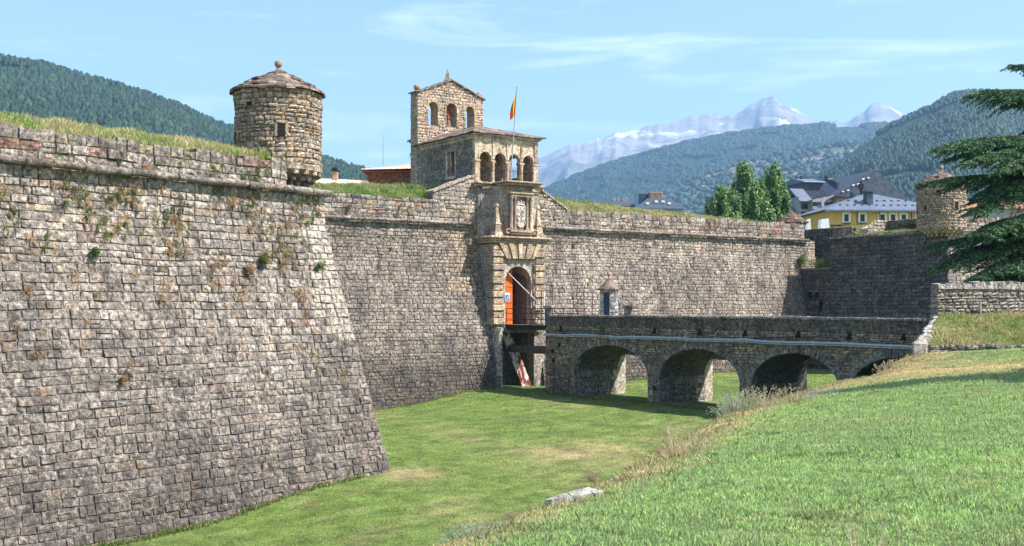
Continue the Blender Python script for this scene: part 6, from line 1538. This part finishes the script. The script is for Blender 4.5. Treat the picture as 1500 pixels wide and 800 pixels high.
def wall_plant(px, py, F, label, col, n, s, cat="weed"):
    best = None
    for u in np.arange(-16, 33, .25):
        for z in np.arange(-3, 7, .2):
            x, y, zz = F(u, z, .05); d = (750 + x / y * F_PX - px) ** 2 + (450 - zz / y * F_PX - py) ** 2
            if best is None or d < best[0]: best = (d, u, z)
    _, u, z = best; p = Vector(F(u, z, .05)); t = thing("wall_plant", label, cat, tuple(p), "larger plants rooted in the fort walls"); mb = MB()
    for k in range(n):
        d = (Vector(F(u + rnd.uniform(-1, 1), z + rnd.uniform(-.7, 1), 1.2)) - Vector(F(u, z, 0))).normalized() * s * rnd.uniform(.4, 1); sd = d.cross(Vector((rnd.random(), rnd.random(), rnd.random()))).normalized() * .022
        q = p + Vector(F(u + rnd.uniform(-.2, .2) * s, z + rnd.uniform(-.3, .3) * s, .05)) - Vector(F(u, z, .05)); m_ = q + d * .6
        mb.face([q - sd * .6, q + sd * .6, m_ + sd, m_ - sd], scl(rnd.choice(col), rnd.uniform(.7, 1.2))); mb.face([m_ - sd, m_ + sd, q + d + Vector((0, 0, -.1 * s))], scl(rnd.choice(col), rnd.uniform(.7, 1.2)))
    mb.build("leaf_tuft", M_BLADE, t)
wall_plant(387, 378, FA, "yellow green bushy plant in the upper near bastion, left of the corner", [(.22, .27, .08), (.3, .28, .12), (.15, .2, .05)], 190, .42)
wall_plant(362, 392, FA, "rusty dried plant just left of the yellow green one on the near bastion", ORG, 160, .38)
wall_plant(135, 372, FA, "upright green plant in the bastion wall far left of the turret", GRN, 110, .36)
wall_plant(462, 388, FA, "small bright green plant beside the near bastion corner", GRN, 70, .28)
wall_plant(182, 556, FA, "dark rusty plant low on the near bastion wall", ORG, 70, .28)
wall_plant(883, 482, FN, "fig seedling with pale green leaves growing above the first bridge arch", [(.22, .32, .1), (.3, .36, .16)], 90, .6)
wall_plant(1172, 380, FC, "yellow green grass tuft where the gate wall meets the far bastion", GRN + [(.3, .3, .12)], 160, 1.0)
x, y, z = FR(1.8, 3.22, -1); stalk_clump("weed_clump", x, y, 220, 1.0, 1.6, GRN + [(.35, .33, .14)], "tall green and dry weeds on the low block beside the far bastion", z=z, group="tall weeds along the lip of the bank", size=2.5)

# ---------------------------------------------------------------- haze
mb = MB(); mb.box(W, (-4700, -420, -60), (7300, 9700, 1560))
nh = bpy.data.materials.new("haze_air"); nh.use_nodes = True; nt = nh.node_tree; nt.nodes.clear(); ho = nt.nodes.new("ShaderNodeOutputMaterial"); hv = nt.nodes.new("ShaderNodeVolumePrincipled")
hv.inputs["Color"].default_value = (.36, .64, 1.0, 1); hv.inputs["Density"].default_value = 1.15e-4; hv.inputs["Anisotropy"].default_value = .1; nt.links.new(hv.outputs[0], ho.inputs["Volume"])
hz = mb.build("haze", nh); tag(hz, "thin blue air haze over the distant hills", kind='stuff')
